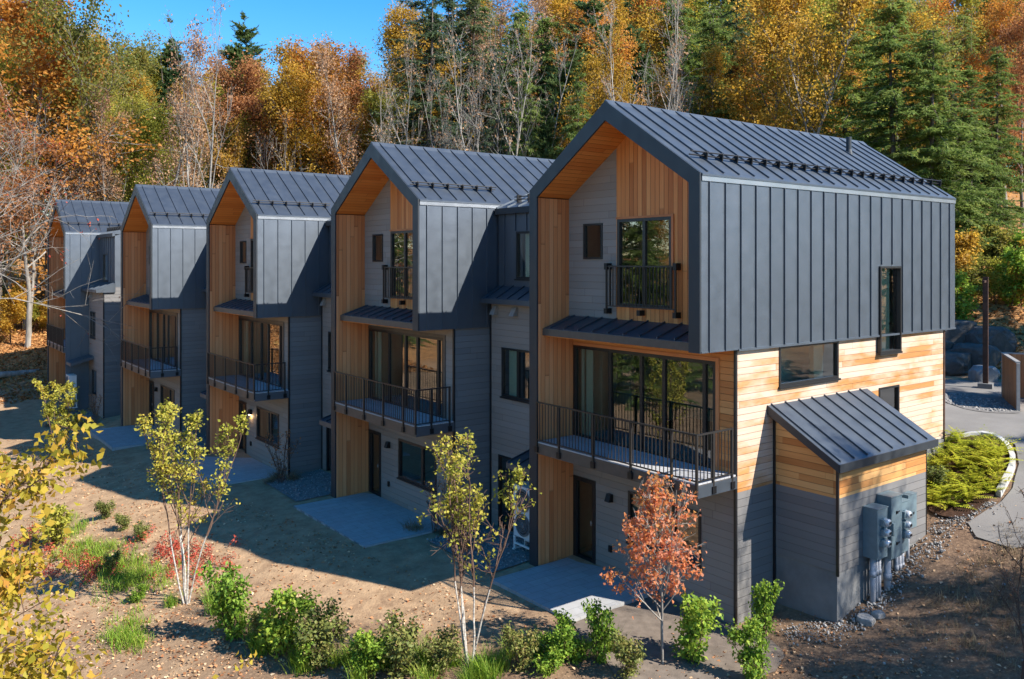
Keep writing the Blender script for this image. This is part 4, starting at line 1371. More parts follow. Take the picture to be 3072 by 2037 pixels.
# kind, x, y, height, shape, breadth, turn[, label]
FOREST = [
('orange', -4.3, 59.8, 27.2, 3, 1.15, 5.4, 'large orange maple in the upper left corner, tallest of the left woods'),
('rust', -7.2, 54.4, 20.3, 3, 1.0, 2.8, 'rust red maple cut by the left edge, below the big orange maple'),
('oak', -0.8, 63.4, 24.1, 4, 1.0, 1.2, 'thin olive oak against the sky, first right of the big orange maple'),
('oak', 1.0, 58.3, 23.6, 4, 0.9, 3.0, 'thin olive oak against the sky, second right of the big orange maple'),
('sparse', 2.1, 52.3, 23.3, 4, 0.8, 5.0, 'purplish nearly bare tree on the skyline, left of the tall leafless pale tree'),
('pine', 12.8, 84.5, 23.6, 0, 1.0, 2.8, 'faded far pine just left of the tall leafless pale tree'),
('bare', 5.1, 50.1, 24.3, 1, 0.75, 0.6, 'tall leafless pale tree on the skyline, left of the lone pine'),
('pine', 23.5, 91.4, 24.2, 5, 1.25, 4.0, 'lone dark green pine standing clear against the blue sky'),
('rust', 11.9, 57.4, 20.1, 4, 1.05, 6.2, 'rust red maple below the lone pine'),
('gold', 15.1, 57.5, 21.4, 3, 1.1, 4.1, 'yellow gold tree on the skyline, right of the lone pine'),
('orange', 16.2, 52.8, 21.0, 4, 1.05, 4.1, 'orange maple on the skyline, right of the yellow gold tree'),
('rust', 22.4, 59.4, 20.2, 4, 1.0, 0.1, 'rust brown tree on the skyline between orange maple and grey bare trees'),
('bare', 16.7, 42.4, 20.5, 4, 0.8, 0.4, 'greyish bare tree at the left foot of the dark hemlocks'),
('sparse', 18.0, 47.7, 20.9, 0, 0.85, 1.2, 'pinkish nearly bare tree left of the greyish bare tree by the hemlocks'),
('darkhemlock', 21.3, 45.2, 25.4, 1, 1.15, 3.8, 'tall dark hemlock, left edge of the hemlock stand on the skyline'),
('darkhemlock', 27.4, 48.0, 26.0, 3, 1.2, 2.0, 'tall dark hemlock, middle one of the stand behind the second house'),
('darkhemlock', 29.3, 54.2, 25.0, 4, 1.2, 5.3, 'dark hemlock half hidden between two taller hemlocks'),
('bare', 19.0, 33.1, 20.8, 4, 0.85, 1.5, 'pale forked leafless tree behind the second house ridge'),
('bare', 21.5, 33.7, 21.8, 2, 0.8, 3.1, 'taller pale leafless tree between second and nearest house'),
('bare', 20.1, 38.5, 19.4, 5, 0.75, 0.5, 'slender leafless tree leaning over the second house ridge'),
('hemlock', 29.8, 41.1, 21.0, 5, 1.1, 1.7, 'green hemlock right behind the two pale leafless trees'),
('pine', 27.5, 35.3, 19.0, 4, 1.1, 6.3, 'bright green pine left of the nearest house peak'),
('orange', 36.8, 43.4, 22.2, 0, 1.1, 4.4, 'orange maple on the skyline above the nearest house peak'),
('sparsegold', 24.4, 32.7, 17.4, 2, 0.8, 4.8, 'thin golden tree beside the bright green pine'),
('bare', 23.3, 23.5, 20.0, 4, 0.85, 1.8, 'thick leafless grey tree rising behind the nearest house peak'),
('bare', 29.5, 26.3, 19.6, 0, 0.7, 3.5, 'second leafless grey tree, right of the thick one behind the peak'),
('orange', 31.7, 34.7, 18.2, 0, 0.9, 2.5, 'orange tree behind the nearest house peak'),
('gold', 29.6, 31.2, 14.2, 2, 0.8, 2.4, 'low golden tree just over the nearest house peak'),
('hemlock', 41.5, 37.2, 22.1, 0, 1.2, 5.3, 'green hemlock behind the leafless grey trees'),
('hemlock', 32.7, 26.3, 17.8, 0, 1.1, 1.3, 'green hemlock over the middle of the long roof'),
('darkhemlock', 37.5, 27.7, 19.4, 0, 1.1, 3.0, 'dark hemlock over the middle of the long roof'),
('gold', 32.4, 21.5, 19.4, 5, 1.05, 2.5, 'large golden tree above the long roof of the nearest house'),
('sparsegold', 29.0, 17.8, 17.9, 0, 0.9, 3.6, 'sparse golden tree right of the large golden one'),
('orange', 38.3, 27.1, 14.4, 1, 0.9, 4.9, 'orange tree low behind the long roof'),
('hemlock', 31.3, 17.3, 13.7, 2, 1.15, 2.1, 'green hemlock behind the roof vent pipe'),
('hemlock', 34.8, 17.1, 17.8, 2, 1.25, 2.1, 'tall green hemlock right of the roof vent pipe'),
('hemlock', 32.1, 12.9, 16.7, 3, 1.3, 4.8, 'tallest green hemlock over the back corner of the nearest house'),
('hemlock', 32.8, 11.2, 14.2, 0, 1.3, 0.8, 'broad green hemlock beside the back corner of the nearest house'),
('hemlock', 35.4, 10.4, 11.9, 5, 1.2, 0.6, 'green hemlock above the steel post'),
('hemlock', 42.0, 11.6, 12.4, 0, 1.2, 2.9, 'green hemlock at the right edge above the enclosure'),
('orange', 51.1, 14.7, 15.7, 3, 1.0, 1.1, 'orange maple at the upper right corner'),
('rust', 47.6, 12.3, 14.3, 4, 0.8, 1.2, 'rust pink maple cut by the right edge'),
('oak', 54.4, 19.8, 18.3, 4, 1.0, 1.2, 'thin olive oak against the sky near the upper right corner'),
('gold', -7.5, 67.8, 25.4, 1, 1.08, 0.0),
('gold', -3.9, 76.8, 22.2, 1, 0.96, 2.5),
('yellowgreen', -2.0, 70.7, 20.3, 2, 1.01, 0.1),
('oak', 0.4, 71.5, 22.5, 5, 1.01, 1.5),
('oak', 1.7, 64.1, 17.2, 4, 1.1, 0.9),
('yellowgreen', 4.3, 65.6, 19.7, 5, 1.13, 1.2),
('yellowgreen', 8.2, 67.0, 15.1, 4, 1.21, 0.5),
('sparse', 6.8, 56.6, 18.1, 3, 1.17, 1.6),
('gold', 11.9, 59.4, 17.4, 0, 1.17, 0.8),
('yellowgreen', 14.0, 58.6, 18.3, 1, 1.01, 4.7),
('gold', 14.7, 54.7, 19.1, 4, 1.03, 3.6),
('sparsegold', 16.8, 52.4, 15.3, 5, 1.15, 3.3),
('sparsegold', 21.5, 51.9, 17.0, 2, 1.06, 6.0),
('yellowgreen', 22.7, 51.6, 16.2, 0, 1.05, 0.5),
('gold', 26.5, 50.2, 20.4, 2, 1.16, 2.2),
('sparse', 30.1, 49.6, 22.3, 3, 1.19, 3.6),
('hemlock', 29.0, 43.3, 21.0, 5, 0.97, 0.7),
('darkhemlock', 31.0, 42.2, 19.4, 3, 1.16, 2.8),
('pine', 31.6, 37.2, 22.4, 3, 1.13, 0.1),
('pine', 34.2, 35.6, 20.0, 0, 1.1, 2.3),
('gold', 39.3, 38.6, 19.6, 3, 1.05, 3.1),
('hemlock', 40.0, 35.2, 19.5, 1, 1.19, 5.5),
('hemlock', 44.1, 34.5, 21.1, 0, 1.1, 4.5),
('hemlock', 44.4, 30.0, 18.2, 1, 1.03, 5.2),
('gold', 48.2, 30.5, 16.3, 4, 1.2, 2.8),
('yellowgreen', 45.2, 26.0, 19.6, 4, 1.16, 2.2),
('gold', 53.7, 26.9, 18.0, 2, 1.01, 1.5),
('gold', 49.8, 22.7, 16.9, 5, 1.14, 4.0),
('hemlock', 52.6, 21.0, 14.2, 5, 1.03, 0.1),
('hemlock', 62.1, 22.5, 15.9, 5, 1.05, 5.9),
('hemlock', 67.9, 22.0, 15.0, 1, 1.16, 0.5),
('hemlock', 67.7, 18.3, 16.2, 0, 1.14, 2.4),
('hemlock', -5.7, 94.5, 26.1, 5, 1.09, 6.2),
('hemlock', -4.0, 93.0, 26.1, 1, 0.99, 5.7),
('gold', 0.4, 91.1, 24.3, 5, 1.05, 5.4),
('oak', 0.2, 78.9, 23.2, 3, 1.18, 5.8),
('oak', 4.1, 86.8, 22.9, 5, 1.11, 4.9),
('sparse', 4.8, 76.3, 19.6, 5, 1.2, 2.8),
('gold', 9.7, 78.5, 18.0, 4, 1.08, 1.8),
('gold', 12.1, 77.5, 16.5, 2, 1.12, 4.2),
('yellowgreen', 15.9, 77.8, 17.0, 4, 0.99, 3.3),
('yellowgreen', 15.2, 69.0, 16.5, 0, 1.13, 3.4),
('yellowgreen', 19.7, 75.5, 14.6, 0, 0.99, 4.3),
('gold', 20.7, 69.5, 15.9, 2, 1.23, 1.5),
('sparsegold', 23.0, 65.0, 16.2, 4, 1.23, 2.0),
('sparsegold', 26.3, 66.3, 18.1, 0, 1.18, 0.2),
('gold', 25.5, 58.5, 17.3, 3, 1.02, 0.7),
('hemlock', 29.4, 57.0, 23.3, 4, 1.01, 5.5),
('sparse', 33.7, 60.8, 22.6, 5, 1.11, 3.4),
('hemlock', 33.9, 54.9, 23.3, 5, 0.99, 3.9),
('hemlock', 36.3, 52.5, 22.2, 1, 1.01, 5.6),
('sparse', 38.8, 51.5, 23.8, 3, 0.98, 3.4),
('gold', 41.9, 48.6, 22.0, 4, 0.98, 4.3),
('hemlock', 50.6, 52.5, 23.7, 4, 1.18, 6.3),
('orange', 51.8, 49.3, 24.9, 4, 1.18, 3.2),
('hemlock', 48.4, 42.8, 23.3, 2, 1.2, 5.8),
('yellowgreen', 49.2, 41.0, 22.2, 2, 1.18, 2.5),
('hemlock', 54.8, 40.8, 22.4, 0, 1.14, 5.3),
('orange', 57.7, 39.9, 21.3, 1, 1.01, 0.6),
('hemlock', 60.0, 36.3, 19.2, 5, 1.21, 5.9),
('gold', 60.7, 33.9, 21.6, 2, 1.18, 5.7),
('orange', 69.5, 35.3, 21.7, 4, 1.22, 4.4),
('hemlock', 72.0, 33.2, 19.9, 2, 0.97, 1.9),
('yellowgreen', 74.8, 32.8, 19.2, 2, 0.96, 5.9),
('gold', 72.2, 27.2, 17.5, 3, 1.11, 3.2),
('hemlock', 72.9, 24.9, 19.2, 0, 1.12, 3.9),
('hemlock', 76.2, 23.0, 20.5, 3, 1.01, 0.1),
('hemlock', 78.0, 21.8, 19.0, 4, 1.07, 3.6),
('hemlock', -3.3, 114.5, 32.3, 0, 1.13, 2.4),
('sparsegold', -0.3, 108.8, 29.6, 4, 1.11, 0.4),
('gold', 3.0, 106.6, 27.5, 2, 1.06, 3.0),
('gold', 5.9, 111.5, 26.3, 1, 0.96, 3.7),
('gold', 9.0, 101.9, 23.6, 3, 1.04, 0.3),
('yellowgreen', 14.6, 105.1, 21.0, 3, 1.08, 1.6),
('yellowgreen', 14.7, 92.5, 18.9, 1, 1.22, 6.1),
('yellowgreen', 20.0, 96.2, 17.9, 1, 1.09, 5.4),
('gold', 20.7, 89.4, 17.9, 4, 1.08, 1.6),
('yellowgreen', 25.5, 89.4, 17.2, 2, 1.25, 4.6),
('sparsegold', 26.7, 84.2, 17.2, 2, 1.14, 1.7),
('yellowgreen', 33.7, 87.3, 18.6, 1, 1.03, 1.2),
('sparsegold', 37.6, 87.9, 16.9, 0, 0.96, 0.1),
('rust', 35.9, 75.9, 18.7, 0, 1.03, 5.7),
('gold', 40.1, 75.6, 24.0, 2, 1.06, 2.2),
('darkhemlock', 48.4, 77.6, 27.6, 4, 1.19, 5.3),
('sparse', 49.3, 71.5, 26.5, 1, 1.0, 4.1),
('gold', 52.2, 67.5, 25.5, 3, 1.23, 4.1),
('hemlock', 55.7, 66.8, 26.1, 4, 1.08, 3.0),
('pine', 58.0, 62.8, 27.4, 5, 1.01, 3.8),
('pine', 62.8, 61.8, 27.5, 1, 1.21, 2.2),
('hemlock', 65.2, 58.2, 26.3, 5, 1.12, 5.7),
('hemlock', 71.6, 59.3, 28.2, 5, 1.07, 5.6),
('orange', 70.7, 53.9, 27.0, 3, 1.07, 5.0),
('hemlock', 75.1, 50.6, 25.7, 1, 1.13, 1.1),
('hemlock', 83.5, 51.2, 27.8, 4, 1.1, 1.0),
('yellowgreen', 77.3, 44.1, 26.0, 2, 1.12, 4.9),
('orange', 80.6, 42.3, 24.5, 5, 0.98, 4.1),
('hemlock', 91.7, 44.0, 26.4, 4, 1.1, 2.1),
('orange', 90.8, 38.3, 23.8, 3, 0.99, 3.4),
('yellowgreen', 98.8, 37.1, 25.7, 5, 1.2, 2.2),
('hemlock', 96.8, 34.1, 25.6, 0, 1.11, 3.3),
('hemlock', 106.8, 32.3, 27.4, 5, 0.99, 1.0),
('yellowgreen', -2.4, 137.2, 33.8, 2, 1.11, 6.1),
('yellowgreen', -0.9, 130.8, 31.6, 1, 1.18, 5.7),
('oak', 3.6, 123.3, 27.9, 1, 1.04, 1.2),
('orange', 5.9, 124.6, 27.6, 1, 1.02, 5.6),
('sparsegold', 11.0, 130.0, 25.2, 4, 1.23, 3.0),
('sparsegold', 14.0, 127.4, 24.2, 0, 1.11, 3.0),
('sparsegold', 15.1, 114.9, 20.2, 4, 1.07, 5.0),
('yellowgreen', 21.9, 119.9, 18.2, 3, 1.22, 5.7),
('oak', 22.7, 111.8, 16.4, 2, 1.07, 0.9),
('orange', 29.1, 114.7, 16.0, 4, 1.14, 3.4),
('rust', 30.4, 113.1, 15.1, 1, 1.2, 0.5),
('orange', 33.9, 109.7, 17.2, 5, 1.09, 3.7),
('sparsegold', 36.9, 101.7, 17.7, 0, 1.23, 4.9),
('gold', 37.9, 97.3, 16.7, 2, 1.23, 2.0),
('sparsegold', 43.6, 100.1, 16.2, 0, 0.97, 4.3),
('yellowgreen', 45.3, 96.5, 14.9, 5, 1.2, 2.8),
('hemlock', 52.3, 95.5, 26.2, 0, 0.98, 5.4),
('gold', 55.7, 93.0, 28.3, 4, 1.14, 4.7),
('hemlock', 59.6, 90.5, 30.0, 3, 1.01, 4.6),
('hemlock', 62.7, 90.8, 27.6, 3, 1.05, 0.6),
('hemlock', 59.8, 81.2, 25.8, 3, 1.0, 0.2),
('hemlock', 68.2, 83.2, 30.2, 3, 1.25, 2.6),
('orange', 72.2, 83.2, 29.1, 1, 1.14, 5.2),
('orange', 71.8, 75.3, 30.6, 5, 1.07, 2.0),
('yellowgreen', 75.4, 71.3, 28.4, 1, 1.03, 2.1),
('orange', 77.1, 68.1, 28.2, 0, 1.19, 3.8),
('yellowgreen', 84.8, 71.3, 30.1, 4, 1.06, 3.2),
('yellowgreen', 84.2, 63.9, 26.6, 1, 1.16, 3.6),
('orange', 90.3, 65.6, 31.1, 3, 1.09, 4.4),
('hemlock', 97.0, 64.2, 28.9, 5, 0.99, 0.9),
('gold', 98.1, 58.0, 30.4, 5, 1.03, 6.2),
('hemlock', 101.8, 56.0, 28.8, 2, 1.04, 1.5),
('hemlock', 107.0, 55.2, 30.3, 0, 0.97, 2.5),
('yellowgreen', 112.0, 52.7, 31.9, 5, 1.18, 5.7),
('orange', 111.8, 48.9, 29.1, 0, 1.07, 0.9),
('hemlock', 113.8, 46.4, 26.4, 4, 1.03, 5.9),
('orange', 118.7, 45.5, 27.8, 3, 1.07, 3.8),
('gold', 118.8, 40.3, 28.3, 2, 1.18, 3.1),
('yellowgreen', 128.6, 38.7, 31.3, 4, 1.08, 0.7),
('yellowgreen', -6.7, 59.9, 21.1, 0, 0.61, 1.9),
('yellowgreen', -5.9, 60.4, 21.5, 4, 0.8, 5.5),
('sparsegold', -4.9, 63.7, 18.9, 3, 0.84, 4.4),
('sparse', -4.4, 57.3, 19.8, 0, 0.66, 6.3),
('yellowgreen', -2.6, 62.2, 18.5, 1, 0.74, 1.4),
('bare', -2.0, 58.7, 19.5, 0, 0.8, 5.5),
('sparse', -1.4, 57.1, 16.2, 1, 0.61, 0.4),
('yellowgreen', 0.4, 59.4, 16.9, 0, 0.75, 1.9),
('sparse', 0.1, 54.6, 17.7, 3, 0.79, 5.5),
('yellowgreen', 1.8, 58.7, 17.9, 2, 0.68, 5.6),
('yellowgreen', 2.2, 56.2, 15.8, 1, 0.73, 1.2),
('sparsegold', 4.7, 58.5, 14.2, 2, 0.68, 5.5),
('yellowgreen', 5.7, 58.5, 12.9, 0, 0.71, 1.1),
('yellowgreen', 6.8, 57.5, 15.2, 4, 0.78, 4.2),
('yellowgreen', 8.4, 58.9, 12.1, 1, 0.75, 6.1),
('sparsegold', 9.0, 56.5, 15.2, 3, 0.77, 6.2),
('yellowgreen', 10.6, 58.8, 15.2, 2, 0.75, 3.4),
('sparsegold', 11.7, 58.3, 11.0, 1, 0.65, 1.8),
('bare', 11.7, 54.4, 11.8, 3, 0.61, 5.8),
('bare', 12.1, 52.2, 16.1, 5, 0.62, 5.7),
('sparsegold', 14.5, 55.3, 15.0, 5, 0.81, 4.3),
('sparsegold', 17.2, 57.9, 12.5, 4, 0.64, 2.7),
('sparsegold', 17.0, 54.0, 13.1, 2, 0.78, 3.1),
('yellowgreen', 17.8, 53.7, 16.0, 5, 0.75, 0.3),
('sparse', 20.2, 54.9, 13.0, 3, 0.75, 3.2),
('sparsegold', 21.4, 53.8, 15.1, 5, 0.64, 3.4),
('sparsegold', 20.1, 48.5, 15.0, 2, 0.61, 5.1),
('orange', 23.2, 51.6, 15.4, 4, 0.76, 1.1),
('bare', 15.1, 36.8, 14.3, 0, 0.94, 2.0),
('bare', 19.6, 40.2, 14.7, 4, 0.74, 6.2),
('bare', 19.5, 37.1, 18.7, 4, 0.77, 0.9),
('darkhemlock', 20.2, 34.6, 18.5, 5, 0.71, 4.8),
('hemlock', 21.5, 32.8, 16.4, 3, 0.77, 0.5),
('pine', 23.1, 32.5, 14.9, 1, 0.77, 2.5),
('hemlock', 23.2, 29.4, 15.4, 4, 0.96, 5.8),
('pine', 29.8, 34.4, 17.5, 0, 0.81, 1.4),
('sparsegold', 26.6, 28.3, 17.4, 1, 0.76, 3.7),
('sparsegold', 30.5, 28.9, 15.3, 3, 0.75, 1.3),
('bare', 28.7, 25.3, 16.0, 0, 0.78, 3.3),
('sparsegold', 33.8, 26.9, 14.5, 0, 0.77, 2.3),
('darkhemlock', 38.4, 28.7, 13.6, 0, 0.92, 0.1),
('hemlock', 35.4, 24.0, 12.4, 4, 0.8, 4.2),
('sparsegold', 38.8, 24.2, 14.1, 1, 0.85, 0.2),
('sparsegold', 38.7, 22.0, 15.0, 2, 0.91, 2.0),
('orange', 39.9, 20.5, 12.2, 3, 0.86, 2.5),
('hemlock', 45.9, 22.0, 13.6, 1, 0.8, 0.9),
('sparsegold', 46.7, 20.0, 14.0, 5, 0.93, 1.9),
('hemlock', 49.9, 19.7, 10.2, 2, 0.9, 1.5),
('darkhemlock', 42.9, 14.6, 10.7, 3, 0.72, 5.8),
('hemlock', 50.5, 16.5, 8.8, 1, 0.76, 2.2),
('brush', -7.0, 67.2, 2.6, 2, 1.2, 2.1),
('brush', -6.6, 62.2, 1.9, 2, 1.2, 1.6),
('brush', -5.2, 68.2, 2.2, 0, 1.2, 5.7),
('brush', -5.7, 56.5, 3.4, 1, 1.2, 1.7),
('brush', -4.6, 59.9, 3.3, 1, 1.2, 2.9),
('brush', -3.9, 58.6, 2.1, 0, 1.2, 0.2),
('brush', -3.2, 58.0, 2.3, 1, 1.2, 1.6),
('brush', -1.7, 62.5, 2.0, 1, 1.2, 2.4),
('brush', -1.8, 57.2, 3.4, 0, 1.2, 3.6),
('brush', 0.5, 65.3, 3.1, 2, 1.2, 0.3),
('brush', 0.2, 59.0, 2.8, 0, 1.2, 1.7),
('brush', 1.8, 62.4, 3.4, 1, 1.2, 6.1),
('brush', 1.2, 55.6, 3.2, 2, 1.2, 3.2),
('brush', 1.6, 54.0, 2.3, 0, 1.2, 0.9),
('brush', 28.4, 8.4, 2.1, 2, 1.2, 1.4),
('brush', 30.9, 8.9, 3.5, 1, 1.2, 0.0),
('brush', 31.6, 8.6, 3.3, 2, 1.2, 0.5),
('brush', 33.9, 8.9, 3.4, 2, 1.2, 6.1),
('brush', 31.3, 7.2, 2.3, 0, 1.2, 2.0),
('brush', 34.3, 7.8, 3.0, 2, 1.2, 1.0),
('brush', 31.4, 6.1, 1.9, 1, 1.2, 3.9),
('brush', 33.9, 6.4, 2.7, 1, 1.2, 2.6),
]
def zone(x, y):
    if y > 46:
        return 'beyond the farthest house'
    if y > 30 and x < 30:
        return 'behind the far end of the row'
    a = math.degrees(math.atan2(y + 11.3, x + 13.5))
    return 'on the slope behind the middle houses' if a > 58 else ('behind the second and nearest house' if a > 48 else 'above the drive behind the nearest house')


for e in FOREST:
    key, x, y, hh, var, wide, turn = e[:7]
    nm, word = KIND[key]
    lab = e[7] if len(e) > 7 else None
    cat = 'bush' if key == 'brush' else 'tree'
    grp = 'autumn woods on the hillside' if cat == 'tree' else 'brush at the foot of the woods'
    if not lab:
        z = zone(x, y)
        lab = f'{word} in the woods {z}'
        grp = f'{word}s {z}'
    plant(key, x, y, hh, nm, lab, cat, grp, turn, var, h1(x, y), wide)

# trees in front of the houses, out of the picture but mirrored in their glass
for x, y, hh, key in ((-42, 6, 14, 'hemlock'), (-46, 14, 15, 'darkhemlock'), (-41, 21, 12, 'yellowgreen'), (-48, 24, 15, 'hemlock'), (-43, 31, 14, 'rust'), (-49, 38, 16, 'orange'), (-45, 46, 15, 'hemlock'),
                      (-52, 8, 17, 'gold'), (-55, 30, 18, 'darkhemlock'), (-24, 27, 15, 'hemlock'), (-28, 33, 17, 'darkhemlock'), (-21, 30, 13, 'yellowgreen'), (-33, 29, 18, 'hemlock'), (-24, 56, 16, 'hemlock'), (-29, 62, 18, 'orange'), (-20, 58, 14, 'rust'), (-56, 18, 18, 'hemlock'), (-44, 54, 15, 'orange'), (-54, 52, 17, 'gold'), (-58, 42, 18, 'hemlock')):
    nm, word = KIND[key]
    plant(key, x, y, hh, nm, f'{word} across from the house fronts', 'tree', 'trees across from the house fronts', x * 1.3, int(abs(x)), None, 1.1)
# trees by the near end of the row, right of the picture: they throw the dappled shade on the bank and the lean-to
for x, y, hh, key, w in ((9.4, -12.2, 13.2, 'bare', .9), (12.3, -14.8, 15.6, 'sparse', .7), (6.6, -11.5, 11.0, 'bare', .9), (5.0, -14.0, 10.0, 'hemlock', .8), (1.5, -15.0, 10.5, 'darkhemlock', .9), (4.6, -9.5, 6.2, 'darkhemlock', 1.1), (7.6, -8.6, 5.4, 'hemlock', 1.1), (-2.5, -17.5, 11.5, 'hemlock', .9), (12.5, -19.0, 16.0, 'sparsegold', 1.),
                         (28, -7, 16, 'hemlock', 1.), (24.5, -9, 15, 'darkhemlock', 1.), (33, -4, 18, 'hemlock', 1.1), (31, -9, 18, 'gold', 1.), (20, -17, 15, 'hemlock', .9)):
    nm, word = KIND[key]
    plant(key, x, y, hh, nm, f'{word} beside the near end of the row', 'tree', 'trees beside the near end of the row', x * 1.7, int(abs(x)), None, w)

# ---------------------------------------------------------------- the bare maple left of the farthest house
s, t, d = skeleton(301, 15, .20, .40, 16, 1.3, .58, .03, 8, 4, tw=.012, wob=.03, sublen=.6)
template('bigmaple', s, 'bark_pale', leaves(t, d, 420, .17, .22, 302, .05, .6), 'f_scarlet')
plant('bigmaple', -4.9, 54.6, 17.0, 'maple_tree', 'bare pale maple with a few scarlet leaves, trunk standing left of the farthest house', 'tree', None, .4, 0)
s, t, d = skeleton(303, 14, .20, .56, 26, 1.9, .62, .012, 8, 4, tw=.009, wob=.04, sublen=.6)
template('limbtree', s, 'bark_pale', leaves(t, d, 300, .13, .22, 304, .05, .6), 'f_scarlet')
plant('limbtree', -9.9, 33.5, 15.5, 'maple_tree', 'leafless maple leaning in from the left edge, its twigs over the farthest roof', 'tree', None, -.3, 0, None, 1.0)

# fallen log on the leafy slope
s = []
rg = np.random.default_rng(8)
branch(rg, np.array([0., 0, 0]), unit(np.array([1., .25, .03])), 5.2, .22, .12, 8, .03, 0, s)
lg = link('fallen_log', np_mesh('fallen_log', *tubes_np(s, 9), M['bark_pale'], True))
lg.location = (-7.6, 49.0, h1(-6.5, 49.5) + .12)
tag(lg, 'pale fallen log lying on the leafy slope left of the farthest house', 'log')

# ---------------------------------------------------------------- young birches with several white stems
def birch(seed, label, x, y, hh, n, size, stems=4, z=None, name='birch_tree', mat='f_birch', rz=0., bare_low=.35, spread=.5, group='young birches'):
    s, t, d = skeleton(seed, 6, .044, .28, 34, spread, .30, .10, 5, 4, forks=stems, tw=.0085, wob=.05)
    LV = leaves(t, d, n, size, .07, seed + 1, .9, .25, .68, lambda q: np.clip((q - bare_low) * 3.2, .08, 1))
    template(('birch', seed), s, 'birch_bark', LV, mat, thin=(.023, 'twig'))
    return plant(('birch', seed), x, y, hh, name, label, 'tree', group, rz, 0, z, 1., ('stems', 'crown'))


birch(401, 'young white-stemmed birch with yellow-green leaves in the left bed', -7.4, 9.77, 4.9, 3300, .098, 5)
birch(411, 'young birch with thinning yellow leaves before the second patio', -4.07, 2.45, 4.85, 1800, .095, 5, bare_low=.38, spread=.42)
birch(421, 'young birch with dense yellow-green leaves, farthest left beside the shaded lawn', -7.3, 28.2, 3.5, 3600, .15, 6, bare_low=.05, spread=.95)
M['f_nearbirch'] = foliage_mat('yellow birch leaves', [(.16, .17, .02), (.36, .31, .03), (.50, .34, .04), (.52, .20, .05)], .45)
# birch leaning in from the left edge, close to the camera
s, t, d = skeleton(431, 6.6, .07, .3, 36, 1.25, .42, .0, 7, 5, forks=3, tw=.006, wob=.07)
template('nearbirch', s, 'birch_bark', leaves(t, d, 20000, .07, .08, 432, .8, .7, .66), 'f_nearbirch', thin=(.02, 'twig'))
plant('nearbirch', -12.95, -2.4, 7.5, 'birch_tree', 'yellow leaved birch reaching in from the left edge, nearest tree of all', 'tree', None, 1.2, 0)

# red maple sapling
s, t, d = skeleton(441, 3.6, .038, .27, 26, .95, .34, .14, 5, 5, tw=.0055, wob=.03, prof=lambda u: .35 + .75 * math.sin(PI * min(1, .22 + .86 * u)))
template('redmaple', s, 'bark_pale', leaves(t, d, 2700, .078, .055, 442, .9, .6, .75, lambda q: np.clip(1.5 - 1.35 * q, .12, 1)), 'f_red')
plant('redmaple', -1.16, -.03, 3.75, 'maple_tree', 'small coral-red maple sapling in front of the nearest house', 'tree', None, .9, 0)

# dark twiggy sapling at the right edge
s, t, d = skeleton(451, 4.2, .035, .15, 22, .6, .42, .08, 5, 4, tw=.006, wob=.05)
template('twigs', s, 'twig', leaves(t, d, 60, .05, .03, 452), 'f_rust')
plant('twigs', 2.8, -4.98, 4.3, 'bare_sapling', 'dark leafless sapling with buds at the right edge', 'sapling', None, 0, 0)

# ---------------------------------------------------------------- shrubs of the front bed
for k, (m, n, sz) in enumerate((('f_green', 1700, .092), ('f_green', 2100, .088), ('f_dull', 1900, .085), ('f_birch', 1100, .1))):
    s, t, d = skeleton(500 + k, 1.5, .014, .05, 20, .55, .42, .12, 4, 3, forks=4, tw=.005, wob=.08)
    template(('shrub', k), s, 'twig', leaves(t, d, n, sz, .07, 510 + k, 1., .75, .58), m, 'leaves', 'stems')
SHRUBS = [  # kind, x, y, height, breadth, label
    (0, -7.16, 7.23, 1.6, .95, 'tall green shrub, leftmost of the front bed, beside the white birch'),
    (1, -6.71, 5.74, 1.45, 1.15, 'round green shrub, second from left in the front bed'),
    (2, -6.15, 4.65, 1.20, 1.2, 'dull green shrub, third from left in the front bed'),
    (2, -5.05, 3.25, 1.10, 1.3, 'dull green shrub left of the thin yellow birch'),
    (2, -3.35, 1.75, .85, 1.2, 'low dull shrub right of the thin yellow birch'),
    (1, -2.45, 1.25, .95, 1.1, 'green shrub third to the left of the coral-red maple'),
    (0, -2.08, .79, 1.2, .75, 'upright green shrub just left of the coral-red maple'),
    (0, -.61, -.34, 1.35, 1.1, 'full green shrub at the right foot of the coral-red maple'),
    (0, 1.2, -.65, 1.2, .75, 'shaded green shrub at the corner of the nearest house'),
    (1, -.27, -1.57, 1.1, .95, 'sunlit green shrub, rightmost in the foreground'),
    (2, -6.75, 6.35, .8, 1.2, 'low dull shrub between the two leftmost green shrubs of the front bed'),
    (1, -6.35, 5.0, .8, 1.2, 'low green shrub close behind the dull third shrub of the front bed'),
    (1, -5.75, 3.75, .95, 1.25, 'bushy green shrub at the picture foot, right of the dull third shrub'),
    (2, -4.55, 2.6, .8, 1.3, 'low dull shrub at the foot of the thin yellow birch'),
    (1, -3.0, 1.15, .75, 1.3, 'low bright shrub two places right of the thin yellow birch'),
    (2, -1.95, .15, .8, 1.2, 'low dull shrub left of the foot of the coral-red maple'),
    (2, 8.15, -.75, .75, 1.5, 'dark low shrub at the left end of the fern bed'),
    (3, -9.2, 16.8, 1.2, 1.2, 'yellow shrub at the far left of the grassy bed'),
    (2, -8.36, 13.33, .55, 1.5, 'low round dark shrub in the middle of the grassy bed'),
    (1, -8.27, 10.93, .45, 1.4, 'small round bright green shrub alone on the bare soil'),
    (2, -7.06, 15.26, .5, 1.5, 'low dark shrub right of the grassy bed'),
    (2, -7.28, 16.69, .5, 1.5, 'low dark shrub, upper one right of the grassy bed'),
    (2, -7.52, 18.24, .6, 1.4, 'low dark shrub, farthest one of the grassy bed'),
]
